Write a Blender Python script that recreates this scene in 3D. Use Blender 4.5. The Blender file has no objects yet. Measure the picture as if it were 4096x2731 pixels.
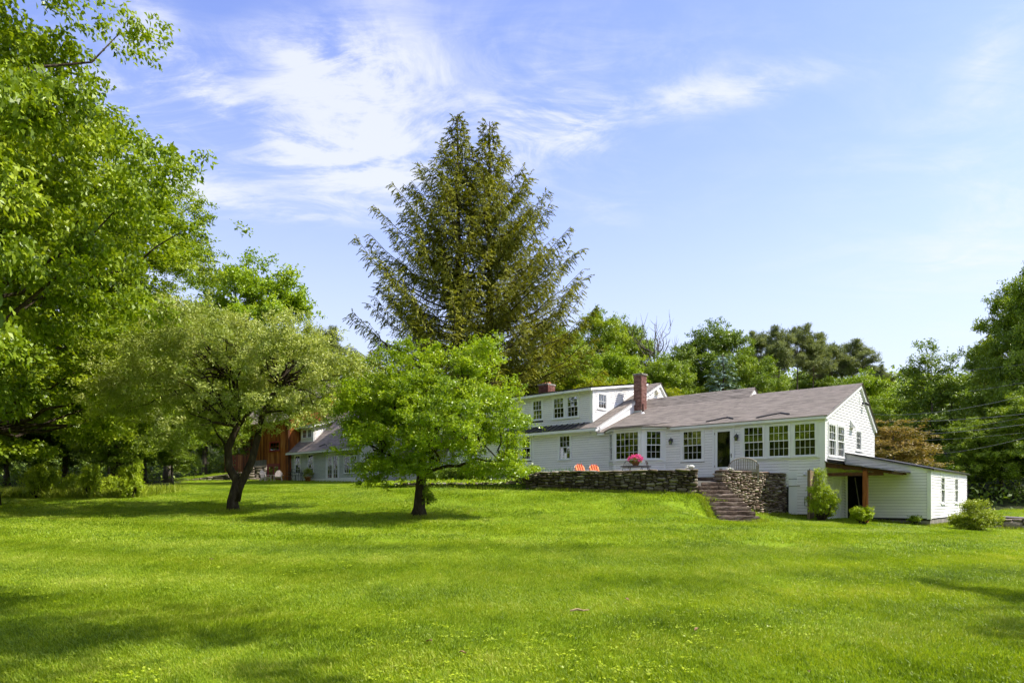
import bpy, math, random
import numpy as np
from mathutils import Vector, Matrix

# ------------------------------------------------------------------ camera, sky, sun, exposure
F_PX, CX, HZ, EYE = 2731.0, 2048.0, 1990.0, 1.55      # photograph measured at 4096 px wide
SC = bpy.context.scene
COL = SC.collection
cam = bpy.data.cameras.new('camera'); cam_o = bpy.data.objects.new('camera', cam); COL.objects.link(cam_o)
cam.sensor_width = 36.0; cam.lens = 24.0
cam.shift_y = (HZ - 1365.5) / 4096.0
cam.clip_start = 0.05; cam.clip_end = 3000
cam_o.location = (0, 0, EYE); cam_o.rotation_euler = (math.pi / 2, 0, 0)
SC.camera = cam_o

SUN_EL = math.radians(52); SUN_AZ = math.atan2(1.0, -0.02)          # azimuth from +Y towards +X
sun_dir = Vector((math.sin(SUN_AZ) * math.cos(SUN_EL), math.cos(SUN_AZ) * math.cos(SUN_EL), math.sin(SUN_EL)))
sl = bpy.data.lights.new('sun', 'SUN'); sl.energy = 2.6; sl.angle = math.radians(0.6); sl.color = (1.0, 0.94, 0.84)
so = bpy.data.objects.new('sun', sl); COL.objects.link(so)
so.rotation_euler = (-sun_dir).to_track_quat('-Z', 'Y').to_euler(); so.location = (30, 20, 60)

AIR = (2.75, 2.88, 3.2, 1); CLOUD = (3.15, 3.25, 3.5, 1)
W = bpy.data.worlds.new('World'); SC.world = W; W.use_nodes = True; W.cycles.sampling_method = 'MANUAL'; W.cycles.sample_map_resolution = 512
def world():
    nt = W.node_tree; nt.nodes.clear(); L = nt.links.new; N = nt.nodes.new
    out = N('ShaderNodeOutputWorld'); bg = N('ShaderNodeBackground'); bg.inputs[1].default_value = 0.104
    sky = N('ShaderNodeTexSky'); sky.sky_type = 'NISHITA'; sky.sun_disc = False
    sky.sun_elevation = SUN_EL; sky.sun_rotation = SUN_AZ
    sky.air_density = 1.0; sky.dust_density = 0.6; sky.ozone_density = 3.0
    hsv = N('ShaderNodeHueSaturation'); hsv.inputs['Saturation'].default_value = 1.03; hsv.inputs['Hue'].default_value = 0.521; hsv.inputs['Value'].default_value = 1.02
    L(sky.outputs[0], hsv.inputs['Color'])
    tc = N('ShaderNodeTexCoord')
    def vmath(op, a, b=None):
        n = N('ShaderNodeVectorMath'); n.operation = op
        for i, x in enumerate((a, b)):
            if x is None: continue
            if isinstance(x, (tuple, list)): n.inputs[i].default_value = x
            else: L(x, n.inputs[i])
        return n
    def m(op, a, b=None, c=None, clamp=False):
        n = N('ShaderNodeMath'); n.operation = op; n.use_clamp = clamp
        for i, x in enumerate((a, b, c)):
            if x is None: continue
            if isinstance(x, (int, float)): n.inputs[i].default_value = x
            else: L(x, n.inputs[i])
        return n.outputs[0]
    d = tc.outputs['Generated']
    # a thin sheet of cirrus: direction projected on a high level
    sx = N('ShaderNodeSeparateXYZ'); L(d, sx.inputs[0])
    zz = m('ADD', m('MAXIMUM', sx.outputs[2], 0.0), 0.16)
    cmb = N('ShaderNodeCombineXYZ'); L(m('DIVIDE', sx.outputs[0], zz), cmb.inputs[0]); L(m('DIVIDE', sx.outputs[1], zz), cmb.inputs[1])
    def noise(scale, det, rough, dist, vec, sc=(1, 1, 1), off=(0, 0, 0), rot=0):
        mp = N('ShaderNodeMapping'); mp.inputs['Scale'].default_value = sc; mp.inputs['Location'].default_value = off
        mp.inputs['Rotation'].default_value = (0, 0, rot); L(vec, mp.inputs[0])
        n = N('ShaderNodeTexNoise'); n.inputs['Scale'].default_value = scale; n.inputs['Detail'].default_value = det
        n.inputs['Roughness'].default_value = rough; n.inputs['Distortion'].default_value = dist
        L(mp.outputs[0], n.inputs['Vector']); return n.outputs['Fac']
    n1 = noise(2.4, 9, 0.62, 1.0, cmb.outputs[0], (0.75, 1.25, 1), (3.1, 1.7, 0), 0.5)
    n2 = noise(7.0, 9, 0.68, 1.6, cmb.outputs[0], (0.5, 1.0, 1), (0.3, 4.2, 0), 0.7)
    # where cloud gathers: soft ellipsoids round directions of the sky
    def bump(px, py, rx, ry, amt):
        v = Vector(((px - CX) / F_PX, 1.0, (HZ - py) / F_PX)).normalized()
        a = vmath('SUBTRACT', d, tuple(v)); b = vmath('MULTIPLY', a.outputs[0], (1 / rx, 1.2, 1 / ry)); l = vmath('LENGTH', b.outputs[0])
        e = m('SUBTRACT', 1.0, m('MULTIPLY', l.outputs['Value'], 1.0), clamp=True)
        return m('MULTIPLY', m('POWER', e, 1.3), amt)
    s = None
    for b in ((1230, 270, .13, .055, .80), (1420, 310, .15, .07, .62), (1560, 250, .09, .12, .42), (1150, 500, .22, .06, .62), (1330, 620, .22, .075, .78), (1500, 700, .15, .06, .6), (2620, 400, .24, .028, .40), (2950, 340, .14, .026, .32), (2080, 560, .14, .06, 1.1), (2330, 490, .06, .045, .9),
              (690, 190, .08, .05, .85), (300, 430, .17, .12, .85), (820, 355, .04, .035, .8), (1000, 825, .27, .026, .75), (2420, 800, .2, .08, .28), (2350, 280, .48, .10, .40), (1750, 480, .45, .18, .30), (2700, 430, .3, .02, .35),
              (3850, 1040, .12, .04, .3), (1150, 740, .35, .10, .32), (570, 60, .05, .11, .7), (3960, 200, .03, .12, .25), (-900, 700, .5, .3, .8), (4900, 500, .5, .3, .6)):
        x = bump(*b); s = x if s is None else m('ADD', s, x)
    def sstep(x, lo, hi):
        r = N('ShaderNodeMapRange'); r.interpolation_type = 'SMOOTHSTEP'; L(x, r.inputs[0]); r.inputs[1].default_value = lo; r.inputs[2].default_value = hi; return r.outputs[0]
    cd = vmath('DOT_PRODUCT', d, (0.0, .94, .342)); away = m('SUBTRACT', 1.0, sstep(cd.outputs['Value'], .62, .78))
    nL = noise(.55, 3, .5, .3, cmb.outputs[0], (1, 1, 1), (7, 2, 0), .2)
    s = m('ADD', m('MULTIPLY', s, .98), m('MULTIPLY', away, m('MULTIPLY', sstep(nL, .38, .60), .85)))  # cloud cover added outside the view to brighten and whiten the fill light
    tex = m('ADD', m('MULTIPLY', sstep(n1, .38, .66), .80), m('MULTIPLY', sstep(n2, .36, .66), .50))
    veil = m('MULTIPLY', sstep(n1, .42, .75), .10)
    fac_ = m('ADD', m('MULTIPLY', s, m('ADD', tex, .12)), veil)
    fac = N('ShaderNodeMapRange'); fac.interpolation_type = 'SMOOTHSTEP'; L(fac_, fac.inputs[0])
    fac.inputs[1].default_value = 0.0; fac.inputs[2].default_value = 1.05; fac.inputs[3].default_value = 0.0; fac.inputs[4].default_value = 0.80
    # pale humid air thickening towards the horizon
    hz = N('ShaderNodeMapRange'); hz.interpolation_type = 'SMOOTHERSTEP'; L(sx.outputs[2], hz.inputs[0]); hz.inputs[1].default_value = 0.62; hz.inputs[2].default_value = -0.05; hz.inputs[3].default_value = 0.0; hz.inputs[4].default_value = 0.85
    air = N('ShaderNodeMix'); air.data_type = 'RGBA'; L(hz.outputs[0], air.inputs[0]); L(hsv.outputs[0], air.inputs[6]); air.inputs[7].default_value = AIR
    mix = N('ShaderNodeMix'); mix.data_type = 'RGBA'; L(fac.outputs[0], mix.inputs[0]); L(air.outputs[2], mix.inputs[6])
    mix.inputs[7].default_value = CLOUD
    L(mix.outputs[2], bg.inputs[0]); L(bg.outputs[0], out.inputs[0])
world()
vs = SC.view_settings; vs.view_transform = 'Standard'; vs.look = 'None'; vs.exposure = 1.57; vs.gamma = 1.0; vs.use_curve_mapping = False
cy = SC.cycles; cy.use_denoising = True; cy.use_light_tree = False; cy.use_adaptive_sampling = True; cy.adaptive_threshold = 0.02; cy.max_bounces = 6; cy.diffuse_bounces = 4; cy.glossy_bounces = 3; cy.transmission_bounces = 4
cy.transparent_max_bounces = 12; cy.caustics_reflective = False; cy.caustics_refractive = False; cy.sample_clamp_indirect = 4.0
SC.render.use_persistent_data = False

# ------------------------------------------------------------------ helpers
rng = np.random.default_rng(7); random.seed(11)
D2 = 4096 / 2352.0                                    # a second reading of the photograph at 2352 px wide
def at(px, py, Y): return Vector(((px - CX) / F_PX * Y, Y, EYE + (HZ - py) / F_PX * Y))
def atD(dx, dy, Y): return at(dx * D2, dy * D2, Y)

def link(o, parent=None):
    COL.objects.link(o)
    if parent is not None: o.parent = parent
    return o
def tag(o, label, cat, group=None):
    o['label'] = label; o['category'] = cat
    if group: o['group'] = group
    return o
def empty(name, loc=(0, 0, 0), rz=0.0):
    o = bpy.data.objects.new(name, None); o.location = loc; o.rotation_euler = (0, 0, rz); o.empty_display_size = 0.2
    return link(o)
def struct(o): o['kind'] = 'structure'; return o
def stuff(o): o['kind'] = 'stuff'; return o
def mesh_np(name, V, F, smooth=False, attrs=None, mat=None):
    me = bpy.data.meshes.new(name); V = np.asarray(V, np.float32); F = np.asarray(F, np.int32)
    n, k = F.shape
    me.vertices.add(len(V)); me.vertices.foreach_set('co', V.ravel())
    me.loops.add(n * k); me.loops.foreach_set('vertex_index', F.ravel())
    me.polygons.add(n); me.polygons.foreach_set('loop_start', np.arange(0, n * k, k, dtype=np.int32))
    try: me.polygons.foreach_set('loop_total', np.full(n, k, np.int32))
    except Exception: pass
    if smooth: me.polygons.foreach_set('use_smooth', np.ones(n, bool))
    me.update(calc_edges=True)
    if attrs:
        for an, (dom, arr) in attrs.items():
            a = me.attributes.new(an, 'FLOAT', dom); a.data.foreach_set('value', np.asarray(arr, np.float32))
    if mat is not None: me.materials.append(mat)
    return me
class Geo:
    """collects faces of ONE piece"""
    def __init__(s): s.v = []; s.f = []
    def add(s, vs, fs):
        b = len(s.v); s.v += [tuple(x) for x in vs]; s.f += [tuple(b + i for i in f) for f in fs]; return s
    def box(s, x0, x1, y0, y1, z0, z1):
        return s.add([(x0, y0, z0), (x1, y0, z0), (x1, y1, z0), (x0, y1, z0), (x0, y0, z1), (x1, y0, z1), (x1, y1, z1), (x0, y1, z1)],
                     [(0, 3, 2, 1), (4, 5, 6, 7), (0, 1, 5, 4), (1, 2, 6, 5), (2, 3, 7, 6), (3, 0, 4, 7)])
    def hexa(s, p): return s.add(p, [(0, 3, 2, 1), (4, 5, 6, 7), (0, 1, 5, 4), (1, 2, 6, 5), (2, 3, 7, 6), (3, 0, 4, 7)])
    def prism(s, poly, off):
        n = len(poly); a = [Vector(p) for p in poly]; b = [p + Vector(off) for p in a]
        return s.add(a + b, [tuple(range(n - 1, -1, -1)), tuple(range(n, 2 * n))] + [(i, (i + 1) % n, n + (i + 1) % n, n + i) for i in range(n)])
    def tube(s, pts, rad, k=6, cap=True):
        pts = [Vector(p) for p in pts]; rad = [rad] * len(pts) if isinstance(rad, (int, float)) else rad
        vs = []; fs = []
        for i, p in enumerate(pts):
            t = (pts[min(i + 1, len(pts) - 1)] - pts[max(i - 1, 0)]).normalized()
            r = t.orthogonal().normalized() if abs(t.z) > .95 else Vector((0, 0, 1)).cross(t).normalized(); q = t.cross(r)
            for j in range(k):
                a = 2 * math.pi * j / k; vs.append(p + (r * math.cos(a) + q * math.sin(a)) * rad[i])
        for i in range(len(pts) - 1):
            for j in range(k): fs.append((i * k + j, i * k + (j + 1) % k, (i + 1) * k + (j + 1) % k, (i + 1) * k + j))
        if cap: fs += [tuple(range(k - 1, -1, -1)), tuple((len(pts) - 1) * k + j for j in range(k))]
        return s.add(vs, fs)
    def lathe(s, prof, k=16, c=(0, 0, 0)):
        vs = []; fs = []
        for r, z in prof:
            for j in range(k): a = 2 * math.pi * j / k; vs.append((c[0] + r * math.cos(a), c[1] + r * math.sin(a), c[2] + z))
        n = len(prof)
        for i in range(n - 1):
            for j in range(k): fs.append((i * k + j, i * k + (j + 1) % k, (i + 1) * k + (j + 1) % k, (i + 1) * k + j))
        fs += [tuple(range(k - 1, -1, -1)), tuple((n - 1) * k + j for j in range(k))]
        return s.add(vs, fs)
    def mesh(s, name, mat, smooth=False):
        me = bpy.data.meshes.new(name); me.from_pydata(s.v, [], s.f); me.materials.append(mat)
        if smooth: me.polygons.foreach_set('use_smooth', np.ones(len(s.f), bool))
        me.update(); return me
    def build(s, name, mat, parent=None, smooth=False, bevel=0):
        me = s.mesh(name, mat, smooth)
        o = bpy.data.objects.new(name, me); link(o, parent)
        if bevel:
            b = o.modifiers.new('bevel', 'BEVEL'); b.width = bevel; b.segments = 2; b.limit_method = 'ANGLE'
        return o
def bx(name, mat, parent, x0, x1, y0, y1, z0, z1, bevel=0): return Geo().box(x0, x1, y0, y1, z0, z1).build(name, mat, parent, bevel=bevel)

# ------------------------------------------------------------------ materials
def newmat(name):
    m = bpy.data.materials.new(name); m.use_nodes = True; nt = m.node_tree; nt.nodes.clear()
    return m, nt, nt.nodes.new, nt.links.new
def ramp(N, stops):
    r = N('ShaderNodeValToRGB'); e = r.color_ramp.elements
    while len(e) < len(stops): e.new(0.5)
    for i, (p, c) in enumerate(stops): e[i].position = p; e[i].color = (*c, 1)
    return r
def rough_mat(name, stops, rough=0.7, scale=4.0, detail=6, bump=0.2, bscale=30, spec=0.3, rand=0.0, stretch=(1, 1, 1), dist=0.0, metal=0.0, bdist=0.02):
    """noise through a colour ramp, fine relief, and a little difference from object to object"""
    m, nt, N, L = newmat(name); out = N('ShaderNodeOutputMaterial'); p = N('ShaderNodeBsdfPrincipled')
    tc = N('ShaderNodeTexCoord'); mp = N('ShaderNodeMapping'); mp.inputs['Scale'].default_value = stretch; L(tc.outputs['Object'], mp.inputs[0])
    oi = N('ShaderNodeObjectInfo')
    n = N('ShaderNodeTexNoise'); n.noise_dimensions = '4D'; n.inputs['Scale'].default_value = scale; n.inputs['Detail'].default_value = detail; n.inputs['Distortion'].default_value = dist
    w = N('ShaderNodeMath'); w.operation = 'MULTIPLY'; w.inputs[1].default_value = 37.0; L(oi.outputs['Random'], w.inputs[0]); L(w.outputs[0], n.inputs['W'])
    L(mp.outputs[0], n.inputs['Vector'])
    f = N('ShaderNodeMath'); f.operation = 'MULTIPLY_ADD'; f.inputs[1].default_value = 1.0
    a = N('ShaderNodeMath'); a.operation = 'MULTIPLY_ADD'; L(oi.outputs['Random'], a.inputs[0]); a.inputs[1].default_value = rand; a.inputs[2].default_value = -rand / 2
    L(n.outputs['Fac'], f.inputs[0]); L(a.outputs[0], f.inputs[2])
    r = ramp(N, stops); L(f.outputs[0], r.inputs[0]); L(r.outputs[0], p.inputs['Base Color'])
    p.inputs['Roughness'].default_value = rough; p.inputs['Specular IOR Level'].default_value = spec; p.inputs['Metallic'].default_value = metal
    if bump:
        n2 = N('ShaderNodeTexNoise'); n2.inputs['Scale'].default_value = bscale; n2.inputs['Detail'].default_value = 5; L(mp.outputs[0], n2.inputs['Vector'])
        b = N('ShaderNodeBump'); b.inputs['Strength'].default_value = bump; b.inputs['Distance'].default_value = bdist; L(n2.outputs['Fac'], b.inputs['Height']); L(b.outputs[0], p.inputs['Normal'])
    L(p.outputs[0], out.inputs[0]); return m
def leaf_mat(name, c0, c1, c2, trans=0.30, rough=0.45, spec=0.35, vary=0.35):
    """leaf faces: colour from each leaf's own chance number and each spray's"""
    m, nt, N, L = newmat(name); out = N('ShaderNodeOutputMaterial')
    a = N('ShaderNodeAttribute'); a.attribute_name = 'leaf'; b = N('ShaderNodeAttribute'); b.attribute_name = 'spray'
    x = N('ShaderNodeMath'); x.operation = 'MULTIPLY_ADD'; L(b.outputs['Fac'], x.inputs[0]); x.inputs[1].default_value = 1 - vary
    y = N('ShaderNodeMath'); y.operation = 'MULTIPLY'; L(a.outputs['Fac'], y.inputs[0]); y.inputs[1].default_value = vary; L(y.outputs[0], x.inputs[2])
    r = ramp(N, [(0.0, c0), (0.5, c1), (1.0, c2)]); L(x.outputs[0], r.inputs[0])
    p = N('ShaderNodeBsdfPrincipled'); L(r.outputs[0], p.inputs['Base Color']); p.inputs['Roughness'].default_value = rough; p.inputs['Specular IOR Level'].default_value = spec
    t = N('ShaderNodeBsdfTranslucent'); g = N('ShaderNodeMix'); g.data_type = 'RGBA'; g.blend_type = 'MULTIPLY'; g.inputs[0].default_value = 1
    L(r.outputs[0], g.inputs[6]); g.inputs[7].default_value = (1.35, 1.3, 0.5, 1); L(g.outputs[2], t.inputs[0])
    mx = N('ShaderNodeMixShader'); mx.inputs[0].default_value = trans; L(p.outputs[0], mx.inputs[1]); L(t.outputs[0], mx.inputs[2]); L(mx.outputs[0], out.inputs[0])
    return m
def glass_mat(name, refl=0.10, tint=(0.5, 0.52, 0.5)):
    m, nt, N, L = newmat(name); out = N('ShaderNodeOutputMaterial')
    g = N('ShaderNodeBsdfGlossy'); g.inputs['Roughness'].default_value = 0.015; g.inputs[0].default_value = (1, 1, 1, 1)
    t = N('ShaderNodeBsdfTransparent'); t.inputs[0].default_value = (*tint, 1)
    fr = N('ShaderNodeFresnel'); fr.inputs[0].default_value = 1.5
    ad = N('ShaderNodeMath'); ad.operation = 'ADD'; ad.use_clamp = True; ad.inputs[1].default_value = refl; L(fr.outputs[0], ad.inputs[0])
    mx = N('ShaderNodeMixShader'); L(ad.outputs[0], mx.inputs[0]); L(t.outputs[0], mx.inputs[1]); L(g.outputs[0], mx.inputs[2]); L(mx.outputs[0], out.inputs[0])
    return m
def shingle_mat(name, c0, c1, c2, row):
    """asphalt shingles: each tab its own tone, weathered patches drawn out along the courses"""
    m, nt, N, L = newmat(name); out = N('ShaderNodeOutputMaterial'); p = N('ShaderNodeBsdfPrincipled'); p.inputs['Roughness'].default_value = 0.9; p.inputs['Specular IOR Level'].default_value = 0.15
    tc = N('ShaderNodeTexCoord')
    br = N('ShaderNodeTexBrick'); br.inputs['Scale'].default_value = 1.0; br.inputs['Brick Width'].default_value = 0.31; br.inputs['Row Height'].default_value = row
    br.inputs['Mortar Size'].default_value = 0.004; br.inputs['Color1'].default_value = (0, 0, 0, 1); br.inputs['Color2'].default_value = (1, 1, 1, 1); br.inputs['Mortar'].default_value = (0.1, 0.1, 0.1, 1)
    uv = N('ShaderNodeAttribute'); uv.attribute_name = 'UVMap'; L(tc.outputs['UV'], br.inputs['Vector'])
    mp = N('ShaderNodeMapping'); mp.inputs['Scale'].default_value = (0.8, 6.0, 1); L(tc.outputs['UV'], mp.inputs[0])
    n = N('ShaderNodeTexNoise'); n.inputs['Scale'].default_value = 1.3; n.inputs['Detail'].default_value = 6; n.inputs['Roughness'].default_value = .65; L(mp.outputs[0], n.inputs['Vector'])
    a = N('ShaderNodeMath'); a.operation = 'MULTIPLY_ADD'; L(br.outputs['Color'], a.inputs[0]); a.inputs[1].default_value = 0.28
    b = N('ShaderNodeMath'); b.operation = 'MULTIPLY_ADD'; L(n.outputs['Fac'], b.inputs[0]); b.inputs[1].default_value = 2.0; b.inputs[2].default_value = -0.60; L(b.outputs[0], a.inputs[2])
    r = ramp(N, [(0.05, c0), (0.42, c1), (0.9, c2)]); L(a.outputs[0], r.inputs[0]); L(r.outputs[0], p.inputs['Base Color'])
    g = N('ShaderNodeTexNoise'); g.inputs['Scale'].default_value = 90; L(tc.outputs['UV'], g.inputs['Vector'])
    bu = N('ShaderNodeBump'); bu.inputs['Strength'].default_value = 0.35; bu.inputs['Distance'].default_value = 0.01; L(g.outputs['Fac'], bu.inputs['Height']); L(bu.outputs[0], p.inputs['Normal'])
    L(p.outputs[0], out.inputs[0]); return m

M = {}
M['white'] = rough_mat('white_paint', [(0.3, (.78, .755, .73)), (0.7, (.84, .815, .79))], 0.55, 1.6, 5, 0.08, 60, 0.35, 0.3)
M['white_dull'] = rough_mat('sage_white_paint', [(0.3, (.50, .52, .48)), (0.7, (.57, .585, .545))], 0.6, 1.6, 5, 0.08, 60, 0.3, 0.3)
M['trim'] = rough_mat('white_trim_paint', [(0.3, (.77, .765, .75)), (0.7, (.83, .825, .81))], 0.4, 2.0, 4, 0.05, 40, 0.4, 0.2)
M['shingle'] = shingle_mat('weathered_shingles', (.07, .06, .052), (.215, .185, .16), (.33, .285, .248), 0.145)
M['shingle_guest'] = shingle_mat('grey_brown_shingles', (.14, .115, .10), (.26, .215, .19), (.36, .30, .265), 0.145)
M['metal_roof'] = rough_mat('dark_standing_seam', [(0.3, (.025, .024, .023)), (0.7, (.06, .056, .052))], 0.45, 3, 4, 0.05, 30, 0.4)
M['black_roof'] = rough_mat('black_roll_roofing', [(0.3, (.02, .02, .02)), (0.7, (.06, .055, .05))], 0.8, 6, 5, 0.3, 80, 0.3)
M['beam'] = rough_mat('brown_stained_timber', [(0.25, (.05, .017, .007)), (0.75, (.14, .05, .018))], 0.6, 3, 6, 0.25, 20, 0.3, 0.2, (6, 6, 0.8))
M['post_wood'] = rough_mat('orange_stained_timber', [(0.25, (.12, .028, .006)), (0.6, (.30, .09, .018)), (0.85, (.45, .17, .05))], 0.55, 3, 6, 0.25, 20, 0.3, 0.2, (8, 8, 0.7))
M['barn_wood'] = rough_mat('weathered_barn_boards', [(0.22, (.035, .014, .006)), (0.45, (.24, .065, .013)), (0.6, (.40, .13, .025)), (0.8, (.56, .27, .08))], 0.75, 2.0, 7, 0.4, 25, 0.2, 0.35, (7, 7, 0.55))
M['grey_wood'] = rough_mat('silver_weathered_wood', [(0.25, (.16, .14, .12)), (0.75, (.36, .33, .29))], 0.8, 4, 6, 0.3, 30, 0.2, 0.3, (6, 6, 1))
M['fence_wood'] = rough_mat('weathered_fence_wood', [(0.25, (.10, .07, .045)), (0.75, (.30, .22, .14))], 0.8, 4, 6, 0.3, 30, 0.2, 0.3, (7, 7, .7))
M['red_paint'] = rough_mat('barn_red_paint', [(0.3, (.22, .02, .02)), (0.7, (.36, .04, .035))], 0.5, 4, 4, 0.1, 30, 0.3)
M['brick'] = rough_mat('old_red_brick', [(0.2, (.10, .042, .034)), (0.5, (.19, .08, .062)), (0.75, (.28, .15, .12))], 0.9, 9, 6, 0.4, 60, 0.15, 0.45)
M['mortar'] = rough_mat('grey_mortar', [(0.3, (.22, .19, .17)), (0.7, (.40, .36, .33))], 0.95, 14, 4, 0.3, 60, 0.1)
M['clay'] = rough_mat('clay_flue', [(0.3, (.38, .16, .07)), (0.7, (.50, .24, .11))], 0.8, 9, 4, 0.2, 40, 0.2)
M['terracotta'] = rough_mat('terracotta', [(0.3, (.30, .09, .04)), (0.7, (.42, .15, .07))], 0.8, 9, 4, 0.2, 40, 0.2)
M['concrete'] = rough_mat('concrete_block', [(0.3, (.20, .18, .16)), (0.7, (.34, .31, .27))], 0.95, 4, 7, 0.4, 40, 0.1, 0.2)
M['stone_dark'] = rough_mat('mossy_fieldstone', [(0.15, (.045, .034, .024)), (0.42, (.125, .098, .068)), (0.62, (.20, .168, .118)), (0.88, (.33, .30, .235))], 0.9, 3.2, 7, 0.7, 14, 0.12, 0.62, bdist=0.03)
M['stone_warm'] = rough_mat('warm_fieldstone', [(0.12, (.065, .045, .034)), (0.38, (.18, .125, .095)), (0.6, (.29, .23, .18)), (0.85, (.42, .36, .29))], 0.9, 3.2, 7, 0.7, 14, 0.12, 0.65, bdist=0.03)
M['stone_grey'] = rough_mat('grey_ledge_stone', [(0.15, (.10, .08, .06)), (0.45, (.24, .20, .16)), (0.8, (.42, .36, .29))], 0.9, 3.2, 7, 0.7, 14, 0.12, 0.5, bdist=0.03)
M['stone_core'] = rough_mat('shadowed_rubble', [(0.3, (.035, .028, .02)), (0.7, (.075, .06, .045))], 1.0, 8, 4, 0.4, 20, 0.05)  # dark colour stands in for shade in the gaps between stones
M['granite'] = rough_mat('lichened_granite', [(0.2, (.055, .038, .028)), (0.5, (.15, .108, .082)), (0.8, (.30, .24, .195))], 0.9, 5, 8, 0.7, 22, 0.15, 0.25, bdist=0.03)
M['flag'] = rough_mat('bluestone_paving', [(0.3, (.15, .14, .13)), (0.7, (.27, .26, .24))], 0.9, 2, 6, 0.3, 20, 0.15)
M['gap_shade'] = rough_mat('gap_shade_sheathing', [(0.3, (.03, .028, .025)), (0.7, (.06, .055, .05))], 0.95, 4, 3, 0, 10, 0.1)  # dark sheathing colour stands in for the shadow lines between clapboards
M['black_metal'] = rough_mat('black_iron', [(0.3, (.012, .011, .010)), (0.7, (.03, .028, .025))], 0.45, 8, 3, 0.05, 40, 0.5)
M['rust_metal'] = rough_mat('rusty_brown_pipe', [(0.3, (.04, .018, .014)), (0.7, (.10, .045, .034))], 0.7, 8, 4, 0.2, 40, 0.3)
M['bronze'] = rough_mat('brown_wire', [(0.3, (.05, .035, .028)), (0.7, (.10, .075, .06))], 0.5, 8, 3, 0.05, 40, 0.5)
M['teak'] = rough_mat('silvered_teak', [(0.25, (.20, .17, .135)), (0.75, (.42, .37, .31))], 0.75, 5, 6, 0.2, 30, 0.2, 0.25, (5, 5, 1.2))
M['orange'] = rough_mat('orange_cushion', [(0.3, (.76, .22, .075)), (0.7, (.84, .30, .12))], 0.8, 6, 4, 0.15, 60, 0.2)
M['red_stripe'] = rough_mat('dark_red_stripe', [(0.3, (.42, .035, .025)), (0.7, (.50, .05, .035))], 0.8, 6, 4, 0.15, 60, 0.2)
M['cream'] = rough_mat('cream_paint', [(0.3, (.66, .54, .44)), (0.7, (.78, .66, .55))], 0.6, 4, 4, 0.1, 40, 0.3)
M['pale_stone'] = rough_mat('pale_carved_stone', [(0.3, (.52, .49, .44)), (0.7, (.72, .70, .66))], 0.85, 8, 6, 0.3, 30, 0.15)
M['bark'] = rough_mat('dark_furrowed_bark', [(0.2, (.018, .013, .009)), (0.55, (.06, .045, .032)), (0.85, (.15, .125, .095))], 0.95, 5, 7, 0.9, 16, 0.1, 0.1, (2.2, 2.2, 0.6), bdist=0.05)
M['bark_grey'] = rough_mat('grey_bark', [(0.2, (.05, .04, .03)), (0.55, (.13, .11, .09)), (0.85, (.26, .23, .19))], 0.95, 5, 7, 0.8, 16, 0.1, 0.1, (2.2, 2.2, 0.5), bdist=0.04)
M['bark_pine'] = rough_mat('pine_bark', [(0.2, (.09, .06, .045)), (0.55, (.20, .145, .11)), (0.85, (.30, .25, .20))], 0.95, 4, 7, 0.7, 16, 0.1, 0.1, (2.2, 2.2, 0.6), bdist=0.04)
M['dark_inside'] = rough_mat('unlit_interior', [(0.3, (.05, .045, .04)), (0.7, (.09, .08, .07))], 0.9, 2, 3, 0, 10, 0.1)
M['inner'] = rough_mat('grey_pane_backing', [(0.3, (.30, .275, .26)), (0.7, (.42, .39, .37))], 0.8, 3, 4, 0.1, 20, 0.2)
M['curtain'] = rough_mat('pale_curtain', [(0.3, (.42, .40, .36)), (0.7, (.55, .53, .48))], 0.9, 8, 3, 0.1, 20, 0.1, 0, (9, 9, .5))
M['blind'] = rough_mat('cream_roller_blind', [(0.3, (.66, .63, .52)), (0.7, (.74, .71, .60))], 0.8, 8, 3, 0.1, 20, 0.1)
M['glass'] = glass_mat('window_glass', 0.17)
M['glass_screened'] = glass_mat('screened_glass', 0.015, (0.42, 0.42, 0.42))
M['asphalt'] = rough_mat('road_asphalt', [(0.3, (.14, .13, .125)), (0.7, (.24, .225, .21))], 0.95, 3, 8, 0.4, 60, 0.1)
M['cable'] = rough_mat('grey_cable', [(0.3, (.10, .10, .10)), (0.7, (.30, .30, .29))], 0.6, 3, 3, 0, 10, 0.3)
M['dry_leaf'] = rough_mat('dry_leaf', [(0.3, (.24, .14, .07)), (0.7, (.42, .30, .17))], 0.8, 20, 3, 0.2, 40, 0.2, 0.3)
M['copper'] = rough_mat('verdigris', [(0.3, (.06, .16, .14)), (0.7, (.14, .28, .24))], 0.7, 9, 4, 0.1, 30, 0.3)
m_, nt_, N_, L_ = newmat('lamp_glow'); _e = N_('ShaderNodeEmission'); _e.inputs[0].default_value = (1, .62, .25, 1); _e.inputs[1].default_value = 6; _o = N_('ShaderNodeOutputMaterial'); L_(_e.outputs[0], _o.inputs[0]); M['glow'] = m_
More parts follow.
